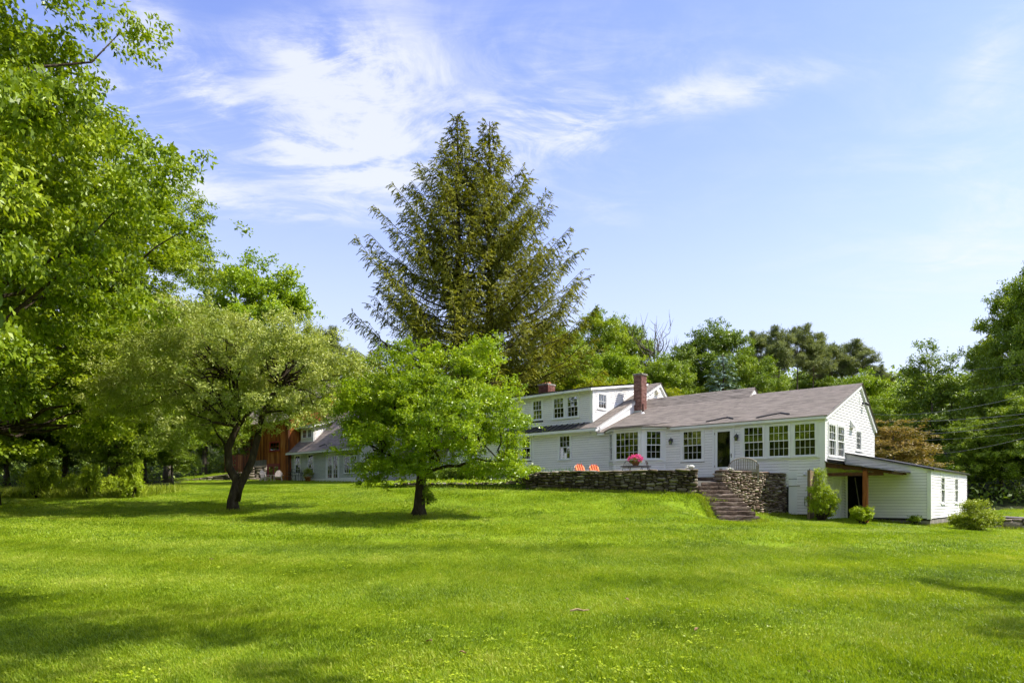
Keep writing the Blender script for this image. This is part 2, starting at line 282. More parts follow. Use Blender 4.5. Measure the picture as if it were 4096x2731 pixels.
# foliage
LEAF = {
 'ash':    leaf_mat('ash_leaves', (0.075, 0.130, 0.008), (0.225, 0.320, 0.012), (0.450, 0.520, 0.035)),
 'maple':  leaf_mat('yellow_green_maple_leaves', (0.125, 0.205, 0.008), (0.250, 0.370, 0.012), (0.410, 0.500, 0.022)),
 'lime':   leaf_mat('lime_leaves', (.20, .24, .007), (.33, .38, .009), (.42, .46, .02)),
 'dark':   leaf_mat('dark_green_leaves', (0.075, 0.125, 0.016), (0.155, 0.235, 0.024), (0.280, 0.370, 0.040)),
 'mid':    leaf_mat('mid_green_leaves', (0.095, 0.160, 0.014), (0.205, 0.300, 0.020), (0.350, 0.440, 0.036)),
 'olive':  leaf_mat('grey_green_leaves', (0.150, 0.200, 0.030), (0.330, 0.395, 0.070), (0.560, 0.580, 0.220), 0.28, 0.5, 0.4),
 'apple':  leaf_mat('bright_apple_leaves', (0.120, 0.200, 0.008), (0.270, 0.390, 0.012), (0.460, 0.550, 0.035), 0.38, 0.35, 0.5),
 'hemlock': leaf_mat('hemlock_needles', (0.085, 0.102, 0.013), (0.190, 0.210, 0.024), (0.420, 0.400, 0.042), 0.25, 0.6, 0.2),
 'pine':   leaf_mat('pine_needles', (0.085, 0.113, 0.042), (0.189, 0.226, 0.079), (0.339, 0.377, 0.142), 0.25, 0.6, 0.25),
 'spruce': leaf_mat('blue_spruce_needles', (0.087, 0.145, 0.123), (0.189, 0.275, 0.246), (0.348, 0.450, 0.420), 0.2, 0.6, 0.25),
 'bronze': leaf_mat('bronze_leaves', (0.170, 0.160, 0.040), (0.280, 0.215, 0.065), (0.400, 0.270, 0.090), 0.3),
 'vine':   leaf_mat('fresh_vine_leaves', (0.174, 0.246, 0.009), (0.334, 0.435, 0.014), (0.522, 0.620, 0.036)),
 'iris':   leaf_mat('strap_leaves', (0.065, 0.160, 0.017), (0.116, 0.261, 0.026), (0.189, 0.362, 0.043)),
 'pink':   leaf_mat('pink_petals', (.62, .03, .28), (.80, .09, .42), (.90, .32, .60), 0.3),
 'white_petal': leaf_mat('white_petals', (.65, .65, .58), (.75, .75, .68), (.85, .85, .8), 0.3),
 'weed':   leaf_mat('meadow_weeds', (0.145, 0.203, 0.017), (0.290, 0.362, 0.023), (0.478, 0.522, 0.058)),
}

# ------------------------------------------------------------------ the ground
CP = np.array([
 (0, -30, -.3), (-40, -30, -.2), (40, -30, -.4), (0, 0, -.05), (-8, 0, 0), (8, 0, -.1), (0, 5.7, 0), (-4.3, 5.7, .03), (4.3, 5.7, -.02),
 (0, 10, .14), (-8, 10, .2), (8, 10, .08), (0, 15, .42), (-11, 15, .48), (11, 15, .2), (-5, 18, .66), (4, 18, .6), (-16, 19, .75),
 (-2.96, 22, .906), (-10.4, 25.5, 1.04), (-18.7, 25, 1.08), (1.5, 23, 1.05), (4.0, 23.2, 1.05), (6.3, 23.2, .90), (6.92, 23.6, .72), (6.9, 24.3, 1.0), (6.88, 25.0, 1.33), (6.85, 25.6, 1.6), (6.0, 24.3, 1.22), (5.9, 25.1, 1.5),
 (8.0, 23.3, .66), (9.5, 23.5, .64), (10, 25.6, .74), (9.89, 27.7, .86), (11.85, 29.2, .79), (12.9, 28.0, .64), (14.3, 27, .5), (17.2, 28.1, .36),
 (19.5, 26, .14), (12, 20, .42), (17, 20, .1), (21.7, 29.3, .14), (27, 36, .55), (24, 27, .1), (22.5, 33, .5),
 (5.5, 25.9, 1.62), (3, 26.8, 1.72), (1.05, 27.7, 1.82), (-1.2, 29.0, 1.88), (-3.8, 29.8, 1.93), (-6, 32, 2.0), (-6, 27, 1.4), (-2, 25.5, 1.35), (2, 25.3, 1.45),
 (-14, 40, 2.25), (-18, 55, 2.86), (-10, 52, 2.75), (-27, 53.5, 2.80), (-26, 54.9, 2.84), (-23.5, 55.2, 2.85), (-21.8, 55.8, 2.87), (-22, 51, 2.62), (-24, 33, 1.62), (-17.5, 33, 1.68), (-30, 30, 1.45), (-35, 45, 2.6),
 (-21, 55, 2.87), (-24.5, 58.2, 3.55), (-30, 58, 3.2), (-20, 62, 3.2), (1, 33, 2.0), (3, 40, 2.1), (7, 33, 1.7), (6, 38, 1.9), (12, 36, 1.2), (20, 38, .75), (20, 43, .9), (27, 45, 1.3), (35, 42, 1.2),
 (10, 50, 2.5), (-5, 50, 2.7), (40, 60, 5), (20, 60, 3.5), (0, 70, 4.5), (-30, 75, 5), (60, 60, 6), (0, 110, 10), (60, 110, 14), (-60, 110, 10),
 (-60, 50, 4), (-60, 20, 1), (60, 20, 0), (-60, -60, 0), (60, -60, 0), (0, 300, 30), (300, 300, 40), (-300, 300, 30), (300, 0, 6), (-300, 0, 6), (0, -300, 0), (-300, -300, 0), (300, -300, 0)], float)
_c = 1.2
def _k(d2): return -np.sqrt(d2 + _c * _c)
_d2 = ((CP[:, None, :2] - CP[None, :, :2]) ** 2).sum(-1)
_n = len(CP); _A = np.zeros((_n + 3, _n + 3)); _A[:_n, :_n] = _k(_d2) - np.eye(_n) * 0.02; _A[:_n, _n] = 1; _A[:_n, _n + 1:] = CP[:, :2]; _A[_n:, :_n] = _A[:_n, _n:].T
_w = np.linalg.solve(_A, np.r_[CP[:, 2], 0, 0, 0])
def GZ(x, y):
    x = np.asarray(x, float); y = np.asarray(y, float); sh = x.shape; x = x.ravel(); y = y.ravel()
    d2 = (x[:, None] - CP[None, :, 0]) ** 2 + (y[:, None] - CP[None, :, 1]) ** 2
    z = _k(d2) @ _w[:_n] + _w[_n] + _w[_n + 1] * x + _w[_n + 2] * y
    return z.reshape(sh)
def gz(x, y): return float(GZ(np.array([x]), np.array([y]))[0])
def spaced(lo, hi, step, outlo, outhi):
    core = list(np.arange(lo, hi + 1e-6, step)); a = []; s = step; p = lo
    while p > outlo: s *= 1.22; p -= s; a.append(p)
    b = []; s = step; p = core[-1]
    while p < outhi: s *= 1.22; p += s; b.append(p)
    return np.array(a[::-1] + core + b)
GX = spaced(-34, 30, 0.45, -900, 900); GY = spaced(2, 64, 0.45, -900, 1400)
def in_poly(x, y, P):
    x = np.asarray(x); y = np.asarray(y); r = np.zeros(x.shape, bool); j = len(P) - 1
    for i in range(len(P)):
        xi, yi = P[i]; xj, yj = P[j]
        c = ((yi > y) != (yj > y)) & (x < (xj - xi) * (y - yi) / (yj - yi + 1e-12) + xi); r ^= c; j = i
    return r
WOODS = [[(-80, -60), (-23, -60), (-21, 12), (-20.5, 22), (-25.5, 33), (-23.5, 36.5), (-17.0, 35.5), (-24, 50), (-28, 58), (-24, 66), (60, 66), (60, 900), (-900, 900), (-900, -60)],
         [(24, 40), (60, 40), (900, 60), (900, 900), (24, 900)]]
def ground():
    X, Y = np.meshgrid(GX, GY); Z = GZ(X, Y)
    Z = Z + 0.012 * np.sin(X * 1.7 + Y * .6) * np.cos(Y * 1.3 - X * .4)
    nx, ny = len(GX), len(GY); V = np.stack([X, Y, Z], -1).reshape(-1, 3)
    i = np.arange(nx * ny).reshape(ny, nx); Fq = np.stack([i[:-1, :-1], i[:-1, 1:], i[1:, 1:], i[1:, :-1]], -1).reshape(-1, 4)
    wood = np.zeros(X.shape)
    for P in WOODS: wood = np.maximum(wood, in_poly(X, Y, P))
    m, nt, N, L = newmat('lawn_turf'); out = N('ShaderNodeOutputMaterial'); p = N('ShaderNodeBsdfPrincipled'); p.inputs['Roughness'].default_value = .9; p.inputs['Specular IOR Level'].default_value = .1
    g = N('ShaderNodeNewGeometry')
    def nz(s, d, st=(1, 1, 1)):
        mp = N('ShaderNodeMapping'); mp.inputs['Scale'].default_value = st; L(g.outputs['Position'], mp.inputs[0])
        n = N('ShaderNodeTexNoise'); n.inputs['Scale'].default_value = s; n.inputs['Detail'].default_value = d; n.inputs['Roughness'].default_value = .7; L(mp.outputs[0], n.inputs[0]); return n.outputs['Fac']
    a = N('ShaderNodeMath'); a.operation = 'ADD'; L(nz(.35, 3), a.inputs[0]); L(nz(9, 6), a.inputs[1])
    h = N('ShaderNodeMath'); h.operation = 'MULTIPLY'; L(a.outputs[0], h.inputs[0]); h.inputs[1].default_value = .5
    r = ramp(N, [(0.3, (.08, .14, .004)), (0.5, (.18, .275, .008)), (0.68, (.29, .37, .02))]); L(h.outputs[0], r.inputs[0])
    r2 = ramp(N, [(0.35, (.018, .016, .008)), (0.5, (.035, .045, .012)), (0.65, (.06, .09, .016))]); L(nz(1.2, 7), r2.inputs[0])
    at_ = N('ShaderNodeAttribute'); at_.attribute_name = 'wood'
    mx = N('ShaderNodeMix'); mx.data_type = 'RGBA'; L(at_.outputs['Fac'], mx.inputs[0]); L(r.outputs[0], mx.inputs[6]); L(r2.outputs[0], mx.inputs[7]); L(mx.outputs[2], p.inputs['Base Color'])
    b = N('ShaderNodeBump'); b.inputs['Strength'].default_value = .9; b.inputs['Distance'].default_value = .05; L(nz(22, 6), b.inputs['Height']); L(b.outputs[0], p.inputs['Normal'])
    L(p.outputs[0], out.inputs[0])
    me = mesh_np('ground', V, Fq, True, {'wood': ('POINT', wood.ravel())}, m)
    return struct(link(bpy.data.objects.new('ground', me)))
ground()

PATIO = [(1.15, 28.15), (6.95, 26.25), (8.35, 27.0), (11.85, 29.65), (1.3, 39.0), (-1.6, 36.0)]
BED = [(-5.6, 31.4), (1.15, 28.2), (1.3, 39.0), (-3.6, 43.4), (-8.5, 36.5)]
PATIO_Z = 2.2
Geo().prism([(x, y, 1.0) for x, y in PATIO], (0, 0, PATIO_Z - 1.0)).build('patio', M['flag'])['kind'] = 'structure'
bed = Geo().prism([(x, y, 1.2) for x, y in BED], (0, 0, 0.92)).build('planting_bed', rough_mat('bed_soil', [(0.3, (.03, .035, .012)), (0.5, (.06, .09, .015)), (0.7, (.10, .15, .02))], 0.95, 5, 6, 0.6, 20, 0.1))
struct(bed)

# the lawn's grass: tufts of real blades on points that follow the ground
def grass():
    g, nt, N, L = newmat('grass_blade'); out = N('ShaderNodeOutputMaterial')
    geo = N('ShaderNodeNewGeometry')
    def nz(s, d, st=(1, 1, 1)):
        mp = N('ShaderNodeMapping'); mp.inputs['Scale'].default_value = st; L(geo.outputs['Position'], mp.inputs[0])
        n = N('ShaderNodeTexNoise'); n.inputs['Scale'].default_value = s; n.inputs['Detail'].default_value = d; n.inputs['Roughness'].default_value = .65; L(mp.outputs[0], n.inputs[0]); return n.outputs['Fac']
    lf = N('ShaderNodeAttribute'); lf.attribute_name = 'leaf'
    a = N('ShaderNodeMath'); a.operation = 'MULTIPLY_ADD'; L(lf.outputs['Fac'], a.inputs[0]); a.inputs[1].default_value = .50
    b = N('ShaderNodeMath'); b.operation = 'MULTIPLY_ADD'; L(nz(.30, 5), b.inputs[0]); b.inputs[1].default_value = .6; 
    c = N('ShaderNodeMath'); c.operation = 'MULTIPLY_ADD'; L(nz(1.5, 7, (1.6, .7, 1)), c.inputs[0]); c.inputs[1].default_value = .85; c.inputs[2].default_value = -.51
    # mowing bands: light and dark of laid grass painted into the blade colour
    dv = N('ShaderNodeVectorMath'); dv.operation = 'DISTANCE'; L(geo.outputs['Position'], dv.inputs[0]); dv.inputs[1].default_value = (-6, 44, 0)
    wb = N('ShaderNodeMath'); wb.operation = 'MULTIPLY_ADD'; L(nz(.12, 2), wb.inputs[0]); wb.inputs[1].default_value = 2.5; L(dv.outputs['Value'], wb.inputs[2])
    sn = N('ShaderNodeMath'); sn.operation = 'MULTIPLY'; L(wb.outputs[0], sn.inputs[0]); sn.inputs[1].default_value = 2.6; s2 = N('ShaderNodeMath'); s2.operation = 'SINE'; L(sn.outputs[0], s2.inputs[0])
    s3 = N('ShaderNodeMath'); s3.operation = 'MULTIPLY_ADD'; L(s2.outputs[0], s3.inputs[0]); s3.inputs[1].default_value = .075; L(c.outputs[0], s3.inputs[2])
    L(s3.outputs[0], b.inputs[2]); L(b.outputs[0], a.inputs[2])
    r = ramp(N, [(0.06, (.08, .145, .006)), (0.40, (.235, .345, .014)), (0.68, (.37, .45, .03)), (0.97, (.55, .54, .14))]); L(a.outputs[0], r.inputs[0])
    p = N('ShaderNodeBsdfPrincipled'); L(r.outputs[0], p.inputs['Base Color']); p.inputs['Roughness'].default_value = .45; p.inputs['Specular IOR Level'].default_value = .3
    t = N('ShaderNodeBsdfTranslucent'); gm = N('ShaderNodeMix'); gm.data_type = 'RGBA'; gm.blend_type = 'MULTIPLY'; gm.inputs[0].default_value = 1
    L(r.outputs[0], gm.inputs[6]); gm.inputs[7].default_value = (1.3, 1.25, .5, 1); L(gm.outputs[2], t.inputs[0])
    mx = N('ShaderNodeMixShader'); mx.inputs[0].default_value = .35; L(p.outputs[0], mx.inputs[1]); L(t.outputs[0], mx.inputs[2]); L(mx.outputs[0], out.inputs[0])
    pc = bpy.data.collections.new('turf_pieces')
    def patch(name, n, size, hmin, hmax, wd, lean):
        bxy = (rng.random((n, 2)) - .5) * size; h = rng.uniform(hmin, hmax, n) * (0.75 + .5 * rng.random(n)); a = rng.uniform(0, 2 * math.pi, n)
        ln = np.stack([rng.normal(lean, .45, n), rng.normal(0, .45, n)], 1) * h[:, None]
        t = np.stack([np.cos(a), np.sin(a)], 1) * (wd * rng.uniform(.6, 1.2, n))[:, None] / 2
        z0 = np.full(n, -.01)
        v0 = np.c_[bxy - t, z0]; v1 = np.c_[bxy + t, z0]; vm0 = np.c_[bxy + ln * .4 - t * .8, h * .62]; vm1 = np.c_[bxy + ln * .4 + t * .8, h * .62]; v2 = np.c_[bxy + ln, h * .98]
        V = np.stack([v0, v1, vm1, v2, vm0], 1).reshape(-1, 3); i = np.arange(n)[:, None] * 5
        Fq = np.r_[i + np.array([[0, 1, 2, 4]]), i + np.array([[4, 2, 3, 3]])]
        me = bpy.data.meshes.new(name); me.from_pydata(V.tolist(), [], [tuple(q) if q[2] != q[3] else tuple(q[:3]) for q in Fq.tolist()])
        at_ = me.attributes.new('leaf', 'FLOAT', 'FACE'); rr = rng.random(n); at_.data.foreach_set('value', np.r_[rr, rr].astype(np.float32)); me.materials.append(g)
        o = bpy.data.objects.new(name, me); pc.objects.link(o)
    for k in range(3): patch('a_near_turf_%d' % k, 1900, 1.25, .020, .052, .0075, .4)
    for k in range(2): patch('b_far_turf_%d' % k, 800, 1.6, .03, .06, .016, .4)
    pts = []; rot = []; idx = []; scl = []
    def keep(x, y):
        ok = np.ones(len(x), bool)
        for P in (PATIO, BED, *WOODS, HOUSE_FOOT, GUEST_FOOT, ROAD): ok &= ~in_poly(x, y, P)
        return ok
    for (y0, y1, st, i0, i1) in ((4.2, 15.5, .62, 0, 3), (15.5, 62, 1.02, 3, 5)):
        yy, xx = np.meshgrid(np.arange(y0, y1, st), np.arange(-46, 46, st), indexing='ij'); x = (xx + rng.uniform(-.4, .4, xx.shape) * st).ravel(); y = (yy + rng.uniform(-.4, .4, yy.shape) * st).ravel()
        ok = (np.abs(x) < .79 * y + 3.0) & keep(x, y); x = x[ok]; y = y[ok]; z = GZ(x, y)
        e = .3; sx = (GZ(x + e, y) - GZ(x - e, y)) / (2 * e); sy = (GZ(x, y + e) - GZ(x, y - e)) / (2 * e)
        for k in range(len(x)):
            # mowing passes sweep in wide arcs round the steps
            band = math.hypot(x[k] - 2, y[k] - 34) * .55; way = 0 if math.sin(band * math.pi) > 0 else math.pi
            az = math.atan2(y[k] - 34, x[k] - 2) + math.pi / 2 + way + random.uniform(-1.2, 1.2)
            q = Matrix(((1, 0, 0), (0, 1, 0), (sx[k], sy[k], 1))); nrm = Vector((-sx[k], -sy[k], 1)).normalized()
            R = nrm.to_track_quat('Z', 'Y').to_matrix() @ Matrix.Rotation(az, 3, 'Z')
            rot.append(R.to_euler()); pts.append((x[k], y[k], z[k])); idx.append(random.randrange(i0, i1)); scl.append(random.uniform(.85, 1.15))
    me = bpy.data.meshes.new('lawn_grass'); me.from_pydata(pts, [], [])
    a = me.attributes.new('rot', 'FLOAT_VECTOR', 'POINT'); a.data.foreach_set('vector', np.array(rot, np.float32).ravel())
    a = me.attributes.new('pick', 'INT', 'POINT'); a.data.foreach_set('value', np.array(idx, np.int32))
    a = me.attributes.new('size', 'FLOAT', 'POINT'); a.data.foreach_set('value', np.array(scl, np.float32))
    o = stuff(link(bpy.data.objects.new('lawn_grass', me))); o['label'] = 'short green mown grass covering the sloping lawn'; o['category'] = 'grass'
    ng = bpy.data.node_groups.new('turf', 'GeometryNodeTree'); ng.interface.new_socket('Geometry', in_out='INPUT', socket_type='NodeSocketGeometry'); ng.interface.new_socket('Geometry', in_out='OUTPUT', socket_type='NodeSocketGeometry')
    gi = ng.nodes.new('NodeGroupInput'); go = ng.nodes.new('NodeGroupOutput'); ip = ng.nodes.new('GeometryNodeInstanceOnPoints'); ci = ng.nodes.new('GeometryNodeCollectionInfo')
    ci.inputs['Collection'].default_value = pc; ci.inputs['Separate Children'].default_value = True; ci.inputs['Reset Children'].default_value = True
    def attr(n, t):
        x = ng.nodes.new('GeometryNodeInputNamedAttribute'); x.data_type = t; x.inputs['Name'].default_value = n; return x.outputs['Attribute']
    ng.links.new(gi.outputs[0], ip.inputs['Points']); ng.links.new(ci.outputs[0], ip.inputs['Instance']); ip.inputs['Pick Instance'].default_value = True
    ng.links.new(attr('pick', 'INT'), ip.inputs['Instance Index']); ng.links.new(attr('rot', 'FLOAT_VECTOR'), ip.inputs['Rotation']); ng.links.new(attr('size', 'FLOAT'), ip.inputs['Scale'])
    ng.links.new(ip.outputs[0], go.inputs[0]); md = o.modifiers.new('turf', 'NODES'); md.node_group = ng
HA = math.radians(-42.15); HU = Vector((math.cos(HA), math.sin(HA), 0)); HV = Vector((-HU.y, HU.x, 0))
HC = Vector((12.97, 28.33, 0)); GC = Vector((-18.774, 58.0, 0))
def hw(x, y, z=0.0, C=HC): return C + HU * x + HV * y + Vector((0, 0, z))
HOUSE_FOOT = [tuple(hw(a, b)[:2]) for a, b in ((-22.5, 0), (-.05, .05), (-.05, 2.7), (3.2, 2.75), (3.2, 11), (-.05, 11), (-22.5, 10))]
GUEST_FOOT = [tuple(hw(a, b, 0, GC)[:2]) for a, b in ((-12, 0), (10, 0), (10, 12), (-12, 12))]
ROAD = [(23, 31.5), (60, 22), (200, -10), (200, 0), (60, 28), (24, 37)]
grass()

# ------------------------------------------------------------------ walls with openings, boards, windows
class Face:
    """a wall plane: a runs along it, o stands out of it, b is height"""
    def __init__(s, o, d): s.o = o; s.d = d; s.n = (d[1], -d[0])
    def P(s, a, o, b): return (s.o[0] + s.d[0] * a + s.n[0] * o, s.o[1] + s.d[1] * a + s.n[1] * o, b)
    def hexa(s, a0, a1, o0, o1, b0, b1): return [s.P(a0, o0, b0), s.P(a1, o0, b0), s.P(a1, o1, b0), s.P(a0, o1, b0), s.P(a0, o0, b1), s.P(a1, o0, b1), s.P(a1, o1, b1), s.P(a0, o1, b1)]
    def box(s, name, mat, parent, a0, a1, o0, o1, b0, b1, bevel=0): return Geo().hexa(s.hexa(a0, a1, o0, o1, b0, b1)).build(name, mat, parent, bevel=bevel)
    def grid(s, as_, bs, solid, o0, o1):
        """one connected solid cut out of a grid of cells"""
        g = Geo(); idx = {}
        def v(i, j, k):
            if (i, j, k) not in idx: idx[(i, j, k)] = len(g.v); g.v.append(s.P(as_[i], (o0, o1)[k], bs[j]))
            return idx[(i, j, k)]
        na, nb = len(as_) - 1, len(bs) - 1
        S = lambda i, j: 0 <= i < na and 0 <= j < nb and solid(i, j)
        for i in range(na):
            for j in range(nb):
                if not S(i, j): continue
                g.f.append((v(i, j, 1), v(i, j + 1, 1), v(i + 1, j + 1, 1), v(i + 1, j, 1))); g.f.append((v(i, j, 0), v(i + 1, j, 0), v(i + 1, j + 1, 0), v(i, j + 1, 0)))
                if not S(i - 1, j): g.f.append((v(i, j, 0), v(i, j + 1, 0), v(i, j + 1, 1), v(i, j, 1)))
                if not S(i + 1, j): g.f.append((v(i + 1, j, 0), v(i + 1, j, 1), v(i + 1, j + 1, 1), v(i + 1, j + 1, 0)))
                if not S(i, j - 1): g.f.append((v(i, j, 0), v(i, j, 1), v(i + 1, j, 1), v(i + 1, j, 0)))
                if not S(i, j + 1): g.f.append((v(i, j + 1, 0), v(i + 1, j + 1, 0), v(i + 1, j + 1, 1), v(i, j + 1, 1)))
        return g
PANE = Geo().box(-.5, .5, -.5, .5, -.5, .5).mesh('pane', M['glass']); PANE_S = Geo().box(-.5, .5, -.5, .5, -.5, .5).mesh('pane', M['glass_screened'])
def pane(parent, fc, a0, a1, b0, b1, o, screened=False):
    ob = bpy.data.objects.new('pane', PANE_S if screened else PANE); link(ob, parent)
    ob.location = fc.P((a0 + a1) / 2, o, (b0 + b1) / 2); ob.scale = (a1 - a0 - .002, .004, b1 - b0 - .002)
    ob.rotation_euler = (random.gauss(0, .008), 0, math.atan2(fc.d[1], fc.d[0]) + random.gauss(0, .008))
def sash(parent, fc, a0, a1, b0, b1, rows, cols, o, st=.04, mu=.016, screened=False, mat=None):
    as_ = [a0, a0 + st]; w = (a1 - a0 - 2 * st); 
    for c in range(1, cols): m = a0 + st + w * c / cols; as_ += [m - mu / 2, m + mu / 2]
    as_ += [a1 - st, a1]; bs = [b0, b0 + st]; h = b1 - b0 - 2 * st
    for r in range(1, rows): m = b0 + st + h * r / rows; bs += [m - mu / 2, m + mu / 2]
    bs += [b1 - st, b1]
    fc.grid(as_, bs, lambda i, j: i % 2 == 0 or j % 2 == 0, o - .018, o + .018).build('sash', mat or M['trim'], parent)
    for i in range(1, len(as_) - 1, 2):
        for j in range(1, len(bs) - 1, 2): pane(parent, fc, as_[i], as_[i + 1], bs[j], bs[j + 1], o, screened)
def window(parent, fc, a0, a1, b0, b1, rows=2, cols=4, trim=.10, single=False, screen=True, sill=True, o=.0, mat=None, sash_mat=None, blind=0, label=None):
    """casing (the part itself), one or two sashes, their panes and a sill"""
    w = fc.grid([a0 - trim, a0, a1, a1 + trim], [b0 - trim * .35, b0, b1, b1 + trim], lambda i, j: not (i == 1 and j == 1), o - .06, o + .034).build('window', mat or M['trim'], parent)
    if label: w['label'] = label
    if single: sash(w, fc, a0, a1, b0, b1, rows, cols, o - .01, mat=sash_mat, screened=DULL[0])
    else:
        m = (b0 + b1) / 2
        sash(w, fc, a0, a1, m - .02, b1, rows, cols, o + .006, mat=sash_mat, screened=DULL[0]); sash(w, fc, a0, a1, b0, m + .02, rows, cols, o - .034, screened=screen, mat=sash_mat)
    if sill: fc.box('sill', mat or M['trim'], w, a0 - trim - .03, a1 + trim + .03, o, o + .075, b0 - trim * .35 - .045, b0 - trim * .35 - .002)
    if blind: fc.box('roller_blind', M['blind'], w, a0 + .02, a1 - .02, o - .10, o - .095, b1 - blind, b1 - .01)
    return w
BOARDS = []; DULL = [False]
def clapboards(parent, fc, lo, hi, b0, tops, cuts, e=.125, name='clapboard', mat=None, keep=True):
    """lo/hi: ends of the wall; tops: list of (a, b) along the upper edge; cuts: rectangles without boards"""
    tops = sorted(tops); A = [t[0] for t in tops]; B = [t[1] for t in tops]
    def span(b):       # parts of the wall at height b
        xs = sorted(set([lo, hi] + [a for a in A if lo < a < hi])); out = []; 
        n = 160; s = None
        for k in range(n + 1):
            a = lo + (hi - lo) * k / n; ok = np.interp(a, A, B) >= b - 1e-6
            if ok and s is None: s = a
            if not ok and s is not None: out.append((s, a)); s = None
        if s is not None: out.append((s, hi))
        return out
    b = b0; bmax = max(B)
    while b < bmax - .02:
        t = b + e
        for (p0, p1) in span(b):
            q = [s for s in span(min(t, bmax)) if s[1] > p0 and s[0] < p1]
            t2 = t
            if not q:
                q = [((p0 + p1) / 2 - .01, (p0 + p1) / 2 + .01)]; t2 = min(t, float(np.interp((p0 + p1) / 2, A, B)))
                if t2 - b < .03: continue
            if len(q) > 1: q = [(q[0][0], q[-1][1])]
            u0, u1 = max(q[0][0], p0 - 9), min(q[0][1], p1 + 9)
            act = [c for c in cuts if c[2] < t - .02 and c[3] > b + .02 and c[1] > p0 and c[0] < p1]
            for c in act:                                   # short boards fitted under and over an opening
                f0, f1 = max(c[0], p0), min(c[1], p1)
                for q0, q1 in ((b, min(t - .01, c[2] + .02)), (max(b, c[3] - .02), t - .01)):
                    if q1 - q0 < .022 or q1 - q0 > e - .012 or f1 - f0 < .05: continue
                    lip = .036 if q0 == b else .022
                    BOARDS.append(((f1 - f0) * (q1 - q0) * .3, [fc.P(f0, .005, q0), fc.P(f1, .005, q0), fc.P(f1, lip, q0), fc.P(f0, lip, q0), fc.P(f0, .0, q1), fc.P(f1, .0, q1), fc.P(f1, .012, q1), fc.P(f0, .012, q1)], parent, mat or M['white'], name, False))
            cs = sorted((max(c[0], p0), min(c[1], p1)) for c in act)
            a = p0; segs = []
            for c in cs:
                if c[0] > a + .01: segs.append((a, c[0]))
                a = max(a, c[1])
            if a < p1 - .01: segs.append((a, p1))
            for (s0, s1) in segs:
                e0 = u0 if s0 == p0 else s0; e1 = u1 if s1 == p1 else s1
                if s1 - s0 < .02: continue
                v = [fc.P(s0, .012, b), fc.P(s1, .012, b), fc.P(s1, .036, b), fc.P(s0, .036, b), fc.P(e0, .0, t2 - .0065), fc.P(e1, .0, t2 - .0065), fc.P(e1, .009, t2 - .0065), fc.P(e0, .009, t2 - .0065)]  # gap left at the top so dark sheathing draws a shadow line
                BOARDS.append((abs(s1 - s0) * e, v, parent, mat or M['white'], name, keep))
        b = t
def lay_boards(limit=290):
    by = {}
    for x in BOARDS: by.setdefault(x[2].name, []).append(x)
    for L in by.values():
        L.sort(key=lambda x: -x[0] * (2 if x[5] else .2)); rest = Geo()
        for k, x in enumerate(L):
            if k < limit: Geo().hexa(x[1]).build(x[4], x[3], x[2])
            else: rest.hexa(x[1])
        if rest.v: stuff(rest.build('small_clapboards', L[0][3], L[0][2]))
    BOARDS.clear()
def sheath(parent, fc, lo, hi, b0, tops, cuts, mat, o0=-.12, o1=-.006, name='wall'):
    """the wall behind the boards, cut at the openings"""
    tops = sorted(tops); A = [t[0] for t in tops]; B = [t[1] for t in tops]
    xs = sorted(set([lo, hi] + [a for a in A if lo < a < hi] + [c for k in cuts for c in k[:2] if lo < c < hi])); g = Geo()
    for x0, x1 in zip(xs, xs[1:]):
        t0, t1 = np.interp(x0 + 1e-6, A, B), np.interp(x1 - 1e-6, A, B); m = (x0 + x1) / 2
        bs = b0
        for c in sorted([c for c in cuts if c[0] < m < c[1]], key=lambda c: c[2]):
            if c[2] > bs: g.hexa(fc.hexa(x0, x1, o0, o1, bs, c[2]))
            bs = max(bs, c[3])
        if min(t0, t1) > bs + .01:
            h = fc.hexa(x0, x1, o0, o1, bs, t0); h[5] = fc.P(x1, o0, t1); h[6] = fc.P(x1, o1, t1); g.hexa(h)
    return g.build(name, mat, parent)
def roof_slope(parent, name, mat, lowL, lowR, upL, upR, row=.145, thick=.06, lift=.009):
    """courses of shingles laid as small steps, one connected sheet; corners given as 3D points"""
    lowL, lowR, upL, upR = map(Vector, (lowL, lowR, upL, upR)); ln = ((upL - lowL).length + (upR - lowR).length) / 2
    n = max(1, round(ln / row)); up = (lowR - lowL).cross(upL - lowL)
    if up.length < 1e-6: up = (lowR - lowL).cross(upR - lowL)
    up.normalize(); up = -up if up.z < 0 else up
    V = []; Fq = []; UV = []; ax = (lowR - lowL).normalized()
    for k in range(n):
        for j, tt in enumerate((k / n, (k + 1) / n)):
            l = lowL.lerp(upL, tt); r = lowR.lerp(upR, tt); h = up * (lift if j == 0 else .001)
            for q in (l, r): V.append(q + h); UV.append(((q - lowL).dot(ax) + 20, tt * n * .145 + 10))
        i = 4 * k; Fq.append((i, i + 1, i + 3, i + 2))
        if k: Fq.append((i - 2, i - 1, i + 1, i))
    b = len(V)
    for q in (lowL, lowR, upR, upL): V.append(q - up * thick); UV.append((0, 0))
    e = 4 * (n - 1)
    Fq += [(b, b + 3, b + 2, b + 1), (0, b, b + 1, 1), (e + 2, e + 3, b + 2, b + 3)]
    me = bpy.data.meshes.new(name); me.from_pydata([tuple(v) for v in V], [], Fq); me.materials.append(mat)
    uv = me.uv_layers.new(name='UVMap')
    for lp in me.loops: uv.data[lp.index].uv = UV[lp.vertex_index]
    # side edges
    o = bpy.data.objects.new(name, me); link(o, parent); return o

